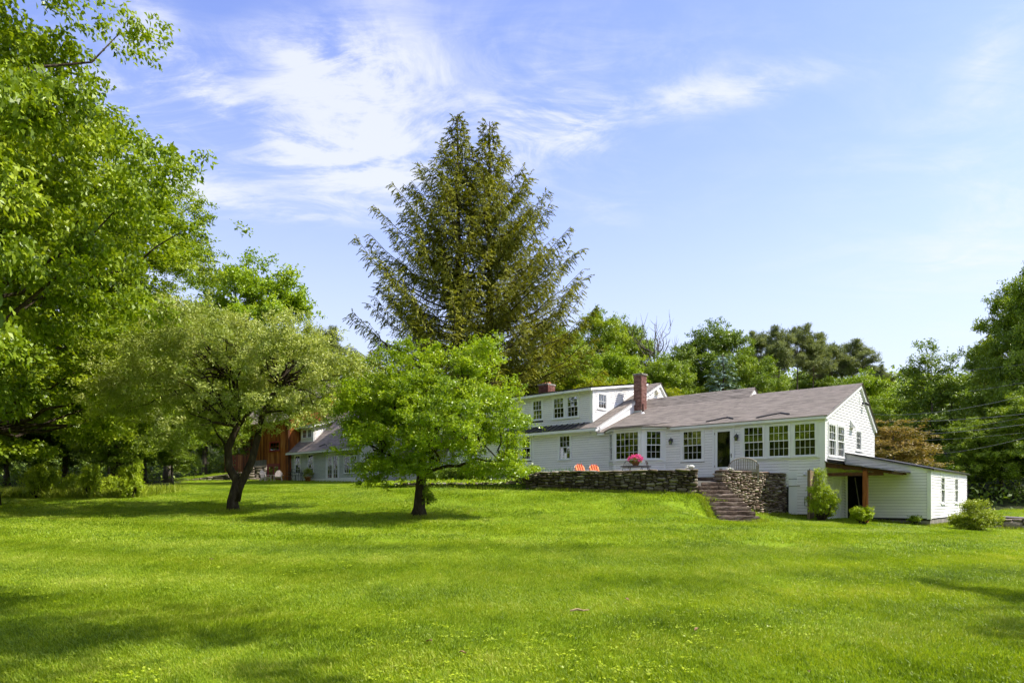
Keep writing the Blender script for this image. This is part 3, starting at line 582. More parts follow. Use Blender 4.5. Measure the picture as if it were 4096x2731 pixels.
# ------------------------------------------------------------------ the farmhouse
def farmhouse():
    H = empty('farmhouse', (HC.x, HC.y, 0), HA)
    tag(H, 'long white clapboard farmhouse with brown shingle roof, dormer and brick chimney', 'house')
    FR = Face((0, 0), (1, 0)); GB = Face((0, 0), (0, 1))
    T = M['trim']
    # openings
    tri = [(-3.45, -2.55, 3.33, 4.70), (-2.33, -1.44, 3.33, 4.70), (-1.23, -.34, 3.33, 4.70)]
    door = (-4.84, -3.98, 2.67, 4.73); w4 = (-6.46, -5.48, 3.34, 4.72); w6 = (-13.95, -13.22, 3.68, 4.96)
    lw = [(-16.72, -16.08, 3.76, 5.05), (-17.62, -17.0, 3.76, 5.05)]
    bay = (-10.62, -7.40, 2.1, 5.0)
    front_open = tri + [door, w4, w6, bay] + lw
    tops = [(-22.3, 5.24), (-11.35, 5.24), (-11.34, 5.0), (0, 5.0)]
    sheath(H, FR, -22.3, 0, .55, tops, front_open, M['gap_shade'])
    cuts = [(-3.62, .1, 3.19, 6), (-4.95, -3.87, 2.4, 4.86), (-6.60, -5.34, 3.2, 6), (-14.07, -13.10, 3.6, 5.1), (-18.0, -15.8, 3.6, 5.3), (-10.62, -7.41, 2.0, 6), (-.17, .1, 0, 6), (-1.47, -1.12, .3, 2.64)]
    clapboards(H, FR, -22.3, -1.45, 2.02, tops, cuts)
    clapboards(H, FR, -1.46, 0, .86, tops, cuts)
    # right-hand window group: one broad flat surround with three windows
    for k, w in enumerate(tri): window(H, FR, *w, 2, 4, trim=.055, o=.03)
    xs = [-3.62, -3.52, -2.47, -2.40, -1.37, -1.30, -.27, -.165]
    FR.grid([-3.62, -3.505, -2.495, -2.385, -1.385, -1.285, -.285, -.165], [3.20, 3.31, 4.755, 4.93], lambda i, j: i % 2 == 0 or j != 1, -.004, .028).build('window_surround', T, H)
    FR.box('water_table', T, H, -3.66, -.16, 0, .07, 3.215, 3.26)
    window(H, FR, *w4, 2, 4, trim=.13)
    window(H, FR, *w6, 2, 3, trim=.11, screen=False); 
    for w in lw: window(H, FR, *w, 2, 2, trim=.11)
    FR.box('corner_board', T, H, -15.92, -15.79, .0, .05, 2.1, 5.2)
    # storm door
    d = FR.grid([-4.94, -4.84, -3.98, -3.88], [2.66, 4.73, 4.84], lambda i, j: not (i == 1 and j == 0), -.05, .04).build('door', T, H)
    FR.grid([-4.83, -4.71, -4.10, -3.99], [2.68, 2.96, 4.58, 4.72], lambda i, j: not (i == 1 and j == 1), -.03, .012).build('leaf', T, d)
    pane(d, FR, -4.71, -4.10, 2.96, 4.58, -.006, True)
    Geo().tube([FR.P(-4.035, .012, 3.50), FR.P(-4.035, .055, 3.50), FR.P(-4.11, .06, 3.51)], .011, 6).build('handle', M['black_metal'], d)
    FR.box('latch_plate', M['black_metal'], d, -4.05, -4.02, .012, .018, 3.38, 3.56)
    for z in (2.95, 4.45): FR.box('hinge', M['grey_wood'], d, -4.85, -4.825, .012, .05, z, z + .1)
    FR.box('threshold', M['clay'], d, -4.9, -3.92, .0, .09, 2.625, 2.66)
    FR.box('skirt_board', T, H, -5.75, -3.3, .0, .035, 2.0, 2.62)
    # interior that shows dimly through the glass
    bx('floor_inside', M['dark_inside'], H, -22.1, -.15, .15, 7.1, 2.3, 2.45)
    bx('ceiling_inside', M['dark_inside'], H, -22.1, -.15, .15, 7.1, 4.96, 5.0)
    bx('partition', M['dark_inside'], H, -22.1, -7.0, 4.0, 4.1, 2.45, 4.95)
    FR.box('pane_backing', M['inner'], d, -4.82, -4.0, -.16, -.14, 2.7, 4.7)  # grey panel added behind the pane to lighten the dark doorway
    for a0, a1 in ((-4.69, -4.5), (-4.42, -4.3)): FR.box('door_curtain', M['curtain'], d, a0, a1, -.11, -.10, 2.75, 4.6)
    # angled bay
    bz0, bz1 = 2.15, 4.93
    pts = [(-10.65, 0), (-9.80, -.85), (-8.23, -.85), (-7.38, 0)]
    B = None
    for k, (p, q) in enumerate(zip(pts, pts[1:])):
        dx, dy = q[0] - p[0], q[1] - p[1]; ln = math.hypot(dx, dy); fc = Face(p, (dx / ln, dy / ln))
        op = (.10, ln - .14, 3.44, 4.80) if k == 1 else (.22, ln - .24, 3.44, 4.80)
        wall = sheath(H, fc, 0, ln, bz0, [(0, bz1), (ln, bz1)], [op], M['gap_shade'], name='bay_wall')
        clapboards(H, fc, .09, ln - .09, bz0, [(0, 3.26), (ln, 3.26)], [])
        fc.grid([0.0, op[0] - .04, op[1] + .04, ln], [3.30, 3.40, 4.85, 4.95], lambda i, j: i != 1 or j != 1, -.004, .026).build('bay_surround', T, H)
        fc.box('bay_sill', T, H, -.03, ln + .03, 0, .06, 3.255, 3.298)
        for a in (0.0, ln - .09): fc.box('corner_board', T, H, a, a + .09, -.004, .03, bz0, 3.25)
        if k == 1: window(H, fc, *op, 4, 5, trim=.05, single=True, o=.03, blind=.20)
        else: window(H, fc, *op, 2, 3, trim=.05, o=.03, blind=.16)
    cor = [(-10.95, .0), (-9.93, -1.03), (-8.10, -1.03), (-7.08, 0)]
    g = Geo(); 
    g.prism([(x, y, 4.90) for x, y in cor] + [], (0, 0, .10)); g.build('bay_cornice', T, H)
    rf = [(-11.0, -.02, 5.005), (-9.95, -1.07, 5.005), (-8.08, -1.07, 5.005), (-7.0, -.02, 5.005), (-7.15, .62, 5.27), (-10.9, .62, 5.27)]
    roof_slope(H, 'bay_roof', M['shingle'], rf[1], rf[2], rf[5], rf[4])
    roof_slope(H, 'bay_roof', M['shingle'], rf[0], rf[1], rf[5], rf[5]); roof_slope(H, 'bay_roof', M['shingle'], rf[2], rf[3], rf[4], rf[4])
    # gable end
    gt = [(0, 4.98), (4.9, 6.84), (7.35, 4.98)]
    gw = [(.40, 1.28, 3.33, 4.66), (1.59, 2.45, 3.33, 4.66)]; gw3 = (4.35, 5.12, 3.78, 4.63); gd = (1.0, 2.04, .5, 2.38)
    sheath(H, GB, 0, 7.35, .45, gt, gw + [gw3, gd], M['gap_shade'])
    clapboards(H, GB, 0, 7.35, .55, gt, [(.24, 2.62, 3.05, 4.80), (4.24, 5.30, 3.66, 4.76), (2.66, 7.4, 0, 3.0), (.88, 2.16, .3, 2.48), (-.1, .11, 0, 9), (7.24, 8, 0, 9), (4.60, 5.0, 5.8, 6.3)])
    for w in gw: window(H, GB, *w, 2, 3, trim=.07, o=.03)
    GB.grid([.24, .33, 1.35, 1.52, 2.52, 2.63], [3.16, 3.30, 4.73, 4.84], lambda i, j: i % 2 == 0 or j != 1, -.004, .028).build('window_surround', T, H)
    GB.box('water_table', T, H, .16, 2.66, 0, .07, 3.17, 3.215)
    window(H, GB, *gw3, 3, 3, trim=.12, single=True, label='small casement window standing slightly open')
    for a in (0.0, 7.25): GB.box('corner_board', T, H, a, a + .10, -.01, .035, .5, 4.95)
    FR.box('corner_board', T, H, -.165, .035, -.02, .036, .6, 4.95)
    for a0, a1 in ((1.0, 1.60), (1.61, 2.04)):
        dd = GB.grid([a0, a0 + .09, a1 - .09, a1], [.52, .62, 1.35, 1.5, 2.28, 2.37], lambda i, j: i != 1 or j % 2 == 0, -.03, .01).build('door', T, H)
        GB.box('panel', T, dd, a0 + .09, a1 - .09, -.02, -.006, .62, 2.28)
    GB.grid([.90, 1.0, 2.04, 2.14], [.5, 2.38, 2.48], lambda i, j: i != 1 or j == 1, -.01, .034).build('door_casing', T, H)
    for (a, z) in ((3.4, 4.70),): Geo().prism([GB.P(a, .02, z), GB.P(a, .02, z + .36), GB.P(a, .05, z + .36), GB.P(a, .24, z + .06), GB.P(a, .24, z)], tuple(Vector(GB.P(a + .42, 0, 0)) - Vector(GB.P(a, 0, 0)))).build('dryer_vent', T, H)
    v = GB.grid([4.60, 4.66, 4.94, 5.0], [5.80, 5.86, 6.24, 6.30], lambda i, j: not (i == 1 and j == 1), -.02, .03).build('gable_vent', T, H)
    for k in range(5): GB.box('louver', T, v, 4.66, 4.94, -.01, .014, 5.875 + k * .073, 5.92 + k * .073)
    bx('vent_backing', M['black_metal'], v, -.02, -.012, 4.66, 4.94, 5.86, 6.24)
    fl = GB.box('flood_lamp', M['black_metal'], H, 5.30, 5.42, .02, .07, 5.95, 6.07)
    for s in (-1, 1): Geo().lathe([(.02, 0), (.06, .04), (.07, .14), (.06, .15)], 10).build('lamp_head', M['black_metal'], fl, True).matrix_local = Matrix.Translation(GB.P(5.36 + s * .12, .14, 6.0)) @ Matrix.Rotation(math.radians(115), 4, 'Y') @ Matrix.Rotation(s * .4, 4, 'X')
    Geo().tube([GB.P(5.2, .03, 5.95), GB.P(5.1, .035, 5.6), GB.P(5.05, .035, 5.2)], .006, 5).build('lamp_cable', M['cable'], fl)
    # lean-to line: boards run down behind the annex roof; rear and far walls
    bx('wall', M['white'], H, -22.3, 0, 7.2, 7.3, .6, 5.0); bx('wall', M['white'], H, -22.4, -22.3, 0, 9.0, 1.6, 5.2)
    bx('foundation', M['stone_core'], H, -22.3, -.03, .03, 7.2, .2, .86)
    # roofs
    R = M['shingle']; e0 = -.18
    zf = lambda y: 5.03 + .38 * y
    roof_slope(H, 'roof', R, (-5.08, e0, zf(e0)), (.16, e0, zf(e0)), (-5.08, 4.9, 6.905), (.16, 4.9, 6.905))
    roof_slope(H, 'roof', R, (-11.36, e0, zf(e0)), (-5.08, e0, zf(e0)), (-11.36, 4.19, zf(4.19)), (-5.08, 4.19, zf(4.19)))
    roof_slope(H, 'roof', R, (-11.36, 4.17, 6.60), (-5.0, 4.17, 6.60), (-11.36, 5.0, 7.28), (-5.0, 5.0, 7.28))
    roof_slope(H, 'roof', R, (-5.08, 7.55, 4.92), (.16, 7.55, 4.92), (-5.08, 4.91, 6.90), (.16, 4.91, 6.90))
    roof_slope(H, 'roof', R, (-11.36, 7.55, 5.2), (-5.0, 7.55, 5.2), (-11.36, 5.01, 7.275), (-5.0, 5.01, 7.275))
    Geo().prism([(-5.09, 4.20, 6.62), (-5.09, 5.0, 7.22), (-5.09, 5.75, 6.6), (-5.09, 4.9, 6.5)], (.05, 0, 0)).build('gable_peak', T, H)
    Geo().prism([(0.0, e0 + .02, 4.80), (0.0, e0 + .02, 4.95), (0.0, 4.9, 6.85), (0.0, 7.5, 4.92), (0.0, 7.5, 4.76), (0.0, 7.32, 4.80), (0.0, 4.9, 6.66), (0.0, .1, 4.82)], (.11, 0, 0)).build('rake_board', T, H)
    FRs = FR
    FR.box('fascia', T, H, -7.05, .02, .13, .165, 4.82, 4.945); FR.box('soffit', T, H, -7.05, .0, .0, .13, 4.90, 4.93); FR.box('frieze_board', T, H, -7.2, -.165, .0, .032, 4.78, 4.9)
    FR.box('fascia', T, H, -11.36, -10.9, .13, .165, 4.82, 4.945)
    for (a0, a1, am, dz) in ((-5.36, -4.1, -4.5, .0), (-2.95, -1.55, -2.05, .0)):       # bent water diverters over the openings
        zz = lambda y: zf(y) + .03
        Geo().tube([(a0, .15, zz(.15)), (am, .62, zz(.62)), (a1, .30, zz(.30))], .035, 4).build('water_diverter', M['black_metal'], H)
    # left part: gable, rake, roof, dormer
    L1 = lambda y: 5.22 + .4745 * (y + .32)
    roof_slope(H, 'roof', R, (-22.5, -.32, L1(-.32)), (-11.26, -.32, L1(-.32)), (-22.5, 6.35, 8.39), (-11.26, 6.35, 8.39))
    roof_slope(H, 'roof', R, (-22.5, 9.6, 5.5), (-11.26, 9.6, 5.5), (-22.5, 6.36, 8.385), (-11.26, 6.36, 8.385))
    roof_slope(H, 'metal_roof_strip', M['metal_roof'], (-22.5, -.34, L1(-.32) + .02), (-12.35, -.34, L1(-.32) + .02), (-22.5, .46, L1(.46) + .02), (-12.35, .46, L1(.46) + .02), row=2)
    for k in range(26):
        a = -12.6 - k * .38; Geo().prism([(a, -.34, L1(-.32) + .03), (a, .46, L1(.46) + .03), (a, .46, L1(.46) + .07), (a, -.34, L1(-.32) + .07)], (.02, 0, 0)).build('standing_seam', M['metal_roof'], H)
    GL = Face((-11.4, 0), (0, 1))
    Geo().prism([(-11.4, -.1, 4.95), (-11.4, -.1, 5.26), (-11.4, 4.25, L1(4.25) - .02), (-11.4, 4.25, 6.3), (-11.4, 2, 5.6)], (.04, 0, 0)).build('gable_panel', T, H)
    clapboards(H, GL, 3.9, 9.2, 6.55, [(3.9, L1(3.9) - .04), (6.35, 8.34), (9.2, 5.85)], [])
    Geo().prism([(-11.42, 3.8, 6.2), (-11.42, 3.8, 7.1), (-11.42, 6.35, 8.3), (-11.42, 9.3, 5.7)], (-.1, 0, 0)).build('wall', M['white'], H)
    Geo().prism([(-11.37, -.34, 5.02), (-11.37, -.34, 5.19), (-11.37, 6.35, 8.33), (-11.37, 9.5, 5.55), (-11.37, 9.5, 5.4), (-11.37, 6.35, 8.15), (-11.37, .1, 5.17)], (.08, 0, 0)).build('rake_board', T, H)
    Geo().prism([GL.P(5.85, .03, 7.72), GL.P(5.85, .03, 8.0), GL.P(5.85, .06, 8.0), GL.P(5.85, .22, 7.76), GL.P(5.85, .22, 7.72)], (0, .34, 0)).build('vent_hood', M['blind'], H)
    FR.box('fascia', T, H, -22.4, -11.3, .28, .325, 5.06, 5.2); FR.box('soffit', T, H, -22.4, -11.34, .0, .28, 5.10, 5.13); FR.box('frieze_board', T, H, -22.3, -11.34, .0, .032, 5.0, 5.1)
    Geo().prism([FR.P(-11.95, .02, 4.92), FR.P(-11.95, .02, 5.03), FR.P(-11.95, .13, 4.95), FR.P(-11.95, .13, 4.92)], (.14, 0, 0)).build('vent_hood', T, H)
    DF = Face((-12.09, .5), (1, 0)); DC = Face((-12.09, .5), (0, 1))
    dws = [(-4.22, -3.54, 6.06, 7.15), (-2.68, -1.95, 6.02, 7.15), (-1.71, -.98, 6.02, 7.15), (-6.75, -6.1, 6.06, 7.15)]
    dt = [(-10.2, 7.45), (0, 7.45)]
    sheath(H, DF, -10.2, 0, 5.5, dt, dws, M['gap_shade'])
    clapboards(H, DF, -10.2, 0, 5.56, dt, [(-4.33, -3.43, 5.96, 7.27), (-2.80, -.86, 5.92, 7.27), (-6.86, -6.0, 5.96, 7.27), (-.13, 1, 0, 9)], e=.108)
    window(H, DF, *dws[0], 2, 3, trim=.10, screen=False)
    for w in dws[1:3]: window(H, DF, *w, 2, 3, trim=.11)
    window(H, DF, *dws[3], 2, 3, trim=.10)
    DF.box('corner_board', T, H, -.13, .034, .0, .036, 5.55, 7.42)
    cw = (.53, 1.29, 6.44, 7.22); cl = [(0, 7.45), (5.7, 8.36)]
    sheath(H, DC, 0, 5.7, 5.5, cl, [cw], M['gap_shade'])
    clapboards(H, DC, 0, 5.7, 5.56, cl, [(.42, 1.40, 6.33, 7.34), (-.1, .12, 0, 9)], e=.108)
    window(H, DC, *cw, 2, 3, trim=.12, single=True)
    DC.box('corner_board', T, H, 0, .12, -.004, .034, 5.56, 7.43)
    roof_slope(H, 'dormer_roof', M['black_roof'], (-22.45, .14, 7.49), (-11.93, .14, 7.49), (-22.45, 6.2, 8.46), (-11.93, 6.2, 8.46), row=1.0)
    Geo().prism([(-11.97, .16, 7.30), (-11.97, .16, 7.43), (-11.97, 6.0, 8.37), (-11.97, 6.0, 8.24)], (.03, 0, 0)).build('rake_board', T, H)
    DF.box('fascia', T, H, -10.2, .14, .30, .345, 7.31, 7.43); DF.box('soffit', T, H, -10.2, .12, .0, .30, 7.36, 7.39)
    Geo().prism([(-12.06, .45, 5.62), (-12.06, .45, 5.74), (-12.06, 5.9, 8.32), (-12.06, 5.9, 8.2)], (.03, 0, 0)).build('flashing_board', T, H)
    bx('wall', M['white'], H, -22.35, -22.25, .5, 8, 5.2, 7.5)
    # brick chimney: each brick a piece of its own
    ch = bx('chimney', M['mortar'], H, -11.385, -10.885, 3.505, 4.045, 6.15, 8.46); bm = Geo().box(-.5, .5, -.5, .5, -.5, .5).mesh('brick', M['brick'])
    def brick(x, y, z, sx, sy):
        o = bpy.data.objects.new('brick', bm); link(o, ch); o.location = (x, y, z); o.scale = (sx - .012, sy - .012, .062); o.rotation_euler = (0, 0, random.gauss(0, .006))
    z = 6.33; k = 0
    while z < 8.40:
        x0, x1, y0, y1 = -11.395, -10.875, 3.495, 4.055; off = .0 if k % 2 else .5
        for face in range(2):                      # front and right
            n = 3 if k % 2 else 4
            ed = [0, .21, .42, .52] if k % 2 else [0, .105, .315, .52]
            for p, q in zip(ed, ed[1:]):
                if face == 0: brick(x0 + (p + q) / 2, y0 + .05, z, q - p, .1)
                else: brick(x1 - .05, y0 + (p + q) / 2 * .56 / .52, z, .1, (q - p) * .56 / .52)
        for p, q in ((0, .28), (.28, .56)): brick(x0 + .05, y0 + (p + q) / 2, z, .1, q - p)
        z += .0735; k += 1
    bx('cap', M['concrete'], ch, -11.44, -10.83, 3.45, 4.10, 8.44, 8.53, .01); bx('flue', M['black_metal'], ch, -11.27, -11.0, 3.62, 3.93, 8.53, 8.56)
    bx('flashing', M['white_dull'], ch, -11.40, -10.86, 3.47, 4.07, 6.2, 6.44)
    Geo().tube([(-10.55, 3.1, 6.1), (-10.55, 3.1, 6.72)], .055, 10).build('vent_pipe', M['rust_metal'], H); Geo().lathe([(.13, 0), (.06, .1)], 12, (-10.55, 3.1, 6.18)).build('pipe_flashing', T, H)
    c2 = bx('chimney', M['mortar'], H, -20.55, -19.75, 6.1, 6.85, 7.9, 9.18)
    for k in range(15):
        for i in range(4):
            for (yy,) in ((6.08,),):
                o = bpy.data.objects.new('brick', bm); link(o, c2); o.location = (-20.45 + i * .2 + (.05 if k % 2 else 0), 6.10, 8.2 + k * .0735 - .02); o.scale = (.188, .08, .062)
        for i in range(3):
            o = bpy.data.objects.new('brick', bm); link(o, c2); o.location = (-19.76, 6.2 + i * .25 + (.05 if k % 2 else 0), 8.2 + k * .0735 - .02); o.scale = (.08, .235, .062)
    bx('cap', M['concrete'], c2, -20.6, -19.7, 6.02, 6.9, 9.17, 9.28, .01)
    for x in (-20.42, -20.1): bx('flue', M['clay'], c2, x, x + .26, 6.3, 6.56, 9.27, 9.40)
    # lanterns by the door and bay
    for a, z in ((-7.04, 4.26), (-3.75, 4.25)):
        l = FR.box('wall_lantern', M['black_metal'], H, a - .05, a + .05, .026, .05, z - .02, z + .14)
        c = FR.P(a, .16, z)
        Geo().tube([FR.P(a, .04, z + .1), FR.P(a, .12, z + .2), FR.P(a, .16, z + .12)], .012, 6).build('arm', M['black_metal'], l)
        Geo().lathe([(.11, .02), (.10, .05), (.05, .12), (.015, .15)], 10, c).build('hood', M['black_metal'], l)
        Geo().lathe([(.05, -.14), (.075, .02)], 8, c).build('globe', M['glass'], l)
        for k in range(4):
            t = math.pi / 4 + k * math.pi / 2; Geo().tube([(c[0] + .08 * math.cos(t), c[1] + .08 * math.sin(t), c[2] + .03), (c[0] + .055 * math.cos(t), c[1] + .055 * math.sin(t), c[2] - .15)], .006, 4).build('cage_bar', M['black_metal'], l)
    # plain panel, hose pipe and small lamp low on the right of the front
    p = FR.box('access_panel', T, H, -1.50, -1.11, .0, .032, 2.36, 2.66); FR.box('access_panel', T, H, -1.46, -1.11, .0, .03, 2.07, 2.34); FR.box('access_panel', T, H, -1.46, -1.11, .0, .03, .84, 2.05)
    FR.box('panel_ledge', M['concrete'], H, -1.48, -.98, .03, .06, 2.04, 2.07)
    Geo().lathe([(.02, -.06), (.06, -.03), (.06, .03), (.02, .06)], 10, FR.P(-.78, .09, 2.54)).build('flood_bulb', T, H, True)
    Geo().tube([FR.P(-.62, .03, 1.58), FR.P(-.78, .06, 1.58), FR.P(-.78, .06, 1.22), FR.P(-.68, .06, 1.2)], .012, 6).build('hose_pipe', M['black_metal'], H)
    Geo().tube([FR.P(-.58, .05, 2.78), FR.P(-.58, .05, .95)], .012, 6).build('drain_pipe', M['black_metal'], H)
    # curtains behind the gable panes
    for a0, a1 in ((.45, .62), (1.08, 1.25), (1.62, 1.75), (2.2, 2.42)): bx('curtain', M['curtain'], H, -.22, -.20, a0, a1, 3.3, 4.68)
    return H
farmhouse()

# ------------------------------------------------------------------ the annex with its porch
def annex():
    A = empty('annex', (HC.x, HC.y, 0), HA); tag(A, 'low white lean-to annex on block foundation beside open timber porch', 'annex')
    T = M['trim']; F1 = Face((0, 2.68), (1, 0)); E1 = Face((3.3, 2.68), (0, 1))
    op = (.13, .88, .62, 2.55); tp = [(0, 3.50), (3.3, 2.72)]
    sheath(A, F1, .03, 3.3, .6, tp, [op], M['gap_shade']); clapboards(A, F1, .03, 3.3, .70, [(0, 3.42), (3.3, 2.62)], [(.04, .97, .5, 2.64), (3.18, 4, 0, 9)])
    F1.grid([.04, .13, .88, .97], [.62, 2.55, 2.64], lambda i, j: i != 1 or j == 1, -.05, .034).build('door_casing', T, A)
    Geo().prism([F1.P(.03, -.01, 3.34), F1.P(.03, -.01, 3.51), F1.P(3.38, -.01, 2.72), F1.P(3.38, -.01, 2.55)], (0, -.045, 0)).build('rake_board', T, A)
    F1.box('corner_board', T, A, 3.19, 3.335, -.01, .035, .66, 2.66); E1.box('corner_board', T, A, 0, .12, -.01, .035, .66, 2.66)
    ws = [(2.10, 2.80, 1.34, 2.46), (5.25, 5.95, 1.34, 2.46)]; et = [(0, 2.70), (8.3, 2.70)]
    sheath(A, E1, 0, 8.3, .6, et, ws, M['gap_shade']); clapboards(A, E1, 0, 8.3, .70, et, [(1.98, 2.92, 1.26, 2.58), (5.13, 6.07, 1.26, 2.58), (-.1, .11, 0, 9), (8.2, 9, 0, 9)])
    for w in ws: window(A, E1, *w, 2, 2, trim=.11)
    E1.box('corner_board', T, A, 8.2, 8.32, -.01, .035, .66, 2.66); E1.box('frieze_board', T, A, .12, 8.2, .0, .03, 2.6, 2.7)
    bx('wall', M['white'], A, .05, 3.25, 10.9, 11.0, .6, 2.8)
    roof_slope(A, 'roof', M['metal_roof'], (3.46, 2.55, 2.74), (3.46, 11.1, 2.74), (.03, 2.55, 3.56), (.03, 11.1, 3.56), row=1.2)
    # foundation blocks
    f = bx('foundation', M['mortar'], A, .1, 3.27, 2.72, 10.95, -.1, .66); bm = Geo().box(-.5, .5, -.5, .5, -.5, .5).mesh('block', M['concrete'])
    for r in range(3):
        for k in range(9):
            x = 3.28 - .4 * k - (.2 if r % 2 else 0)
            if x - .2 > .9 and x <= 3.3: o = bpy.data.objects.new('block', bm); link(o, f); o.location = (x - .19, 2.72, .56 - r * .2); o.scale = (.385, .04, .19)
        for k in range(20):
            y = 2.7 + .4 * k + (.2 if r % 2 else 0)
            if y < 10.5: o = bpy.data.objects.new('block', bm); link(o, f); o.location = (3.275, y + .2, .56 - r * .2); o.scale = (.04, .385, .19)
    bx('step', M['concrete'], A, .05, 1.0, 2.35, 2.66, .3, .60, .02)
    bx('floor_inside', M['dark_inside'], A, .05, 3.2, 2.8, 10.9, .55, .6)
    Geo().tube([F1.P(.36, -.25, 2.45), F1.P(.62, -.2, .7)], .025, 6).build('leaning_pole', M['grey_wood'], A)
    # porch
    P = empty('porch', (HC.x, HC.y, 0), HA); tag(P, 'small open porch with dark sloping roof on one stained timber post', 'porch')
    zr = lambda x: 3.08 - .177 * x
    roof_slope(P, 'roof', M['black_roof'], (2.6, -.12, zr(2.6)), (2.6, 2.62, zr(2.6)), (.04, -.12, zr(.04)), (.04, 2.62, zr(.04)), row=.9, thick=.045)
    for y in (0.0, 2.3):
        Geo().prism([(.05, y, zr(.05) - .06), (2.5, y, zr(2.5) - .06), (2.5, y, zr(2.5) - .13), (.05, y, zr(.05) - .26)], (0, .09, 0)).build('beam', M['beam'], P)
    bx('header', M['beam'], P, .06, 2.17, .09, .2, 2.44, 2.58).rotation_euler = (0, 0, 0)
    for k in range(4):
        x = .5 + k * .62; Geo().prism([(x, .1, zr(x) - .07), (x, 2.3, zr(x) - .07), (x, 2.3, zr(x) - .17), (x, .1, zr(x) - .17)], (.05, 0, 0)).build('rafter', M['beam'], P)
    zb = gz(*hw(1.55, .1)[:2]); bx('post', M['post_wood'], P, 1.45, 1.63, .0, .17, zb - .1, zr(1.5) - .10, .006)
    # fence screen beside the corner
    fn = empty('fence_panel', (HC.x, HC.y, 0), HA); tag(fn, 'weathered wooden screen fence standing out from the front wall beside vine', 'fence')
    z0 = .55
    bx('post', M['fence_wood'], fn, -.36, -.25, -.98, -.86, z0, 2.68)
    for k in range(6): bx('plank', M['fence_wood'], fn, -.335, -.315 + random.uniform(0, .006), -.855 + k * .142, -.855 + k * .142 + .136, z0 + .05, 2.66 + random.uniform(-.01, .01))
    for z in (1.0, 2.3): bx('rail', M['fence_wood'], fn, -.375, -.337, -.86, -.02, z, z + .08)
annex(); lay_boards()

# ------------------------------------------------------------------ dry-stone walls and steps
def stone_mesh(mat, seed, c=.2):
    r = random.Random(seed); v = []; ids = {}
    for sx in (-1, 1):
        for sy in (-1, 1):
            for sz in (-1, 1):
                j = [r.uniform(-.07, .07) for _ in range(3)]
                for ax in range(3):
                    q = [s * (.5 if k == ax else .5 - c * r.uniform(.7, 1.3)) + (j[k] if k != 1 else j[k] * .4) for k, s in enumerate((sx, sy, sz))]
                    ids[(sx, sy, sz, ax)] = len(v); v.append(q)
    f = []
    for ax in range(3):
        o = [k for k in range(3) if k != ax]
        for s in (-1, 1):
            q = []
            for a, b in ((-1, -1), (1, -1), (1, 1), (-1, 1)):
                t = [0, 0, 0]; t[ax] = s; t[o[0]] = a; t[o[1]] = b; q.append(ids[(*t, ax)])
            f.append(tuple(q))
        for a in (-1, 1):
            for b in (-1, 1):                                   # edge parallel to ax
                t0 = [0, 0, 0]; t0[ax] = -1; t0[o[0]] = a; t0[o[1]] = b; t1 = list(t0); t1[ax] = 1
                f.append((ids[(*t0, o[0])], ids[(*t1, o[0])], ids[(*t1, o[1])], ids[(*t0, o[1])]))
    for sx in (-1, 1):
        for sy in (-1, 1):
            for sz in (-1, 1): f.append(tuple(ids[(sx, sy, sz, k)] for k in range(3)))
    me = bpy.data.meshes.new('stone'); me.from_pydata(v, [], f); me.materials.append(mat)
    import bmesh
    bm = bmesh.new(); bm.from_mesh(me); bmesh.ops.recalc_face_normals(bm, faces=bm.faces); bm.to_mesh(me); bm.free()
    me.polygons.foreach_set('use_smooth', np.ones(len(me.polygons), bool)); return me
STONES = {k: [stone_mesh(M[k], 31 * i + len(k), .17 + .03 * (i % 4)) for i in range(7)] for k in ('stone_dark', 'stone_warm', 'stone_grey')}
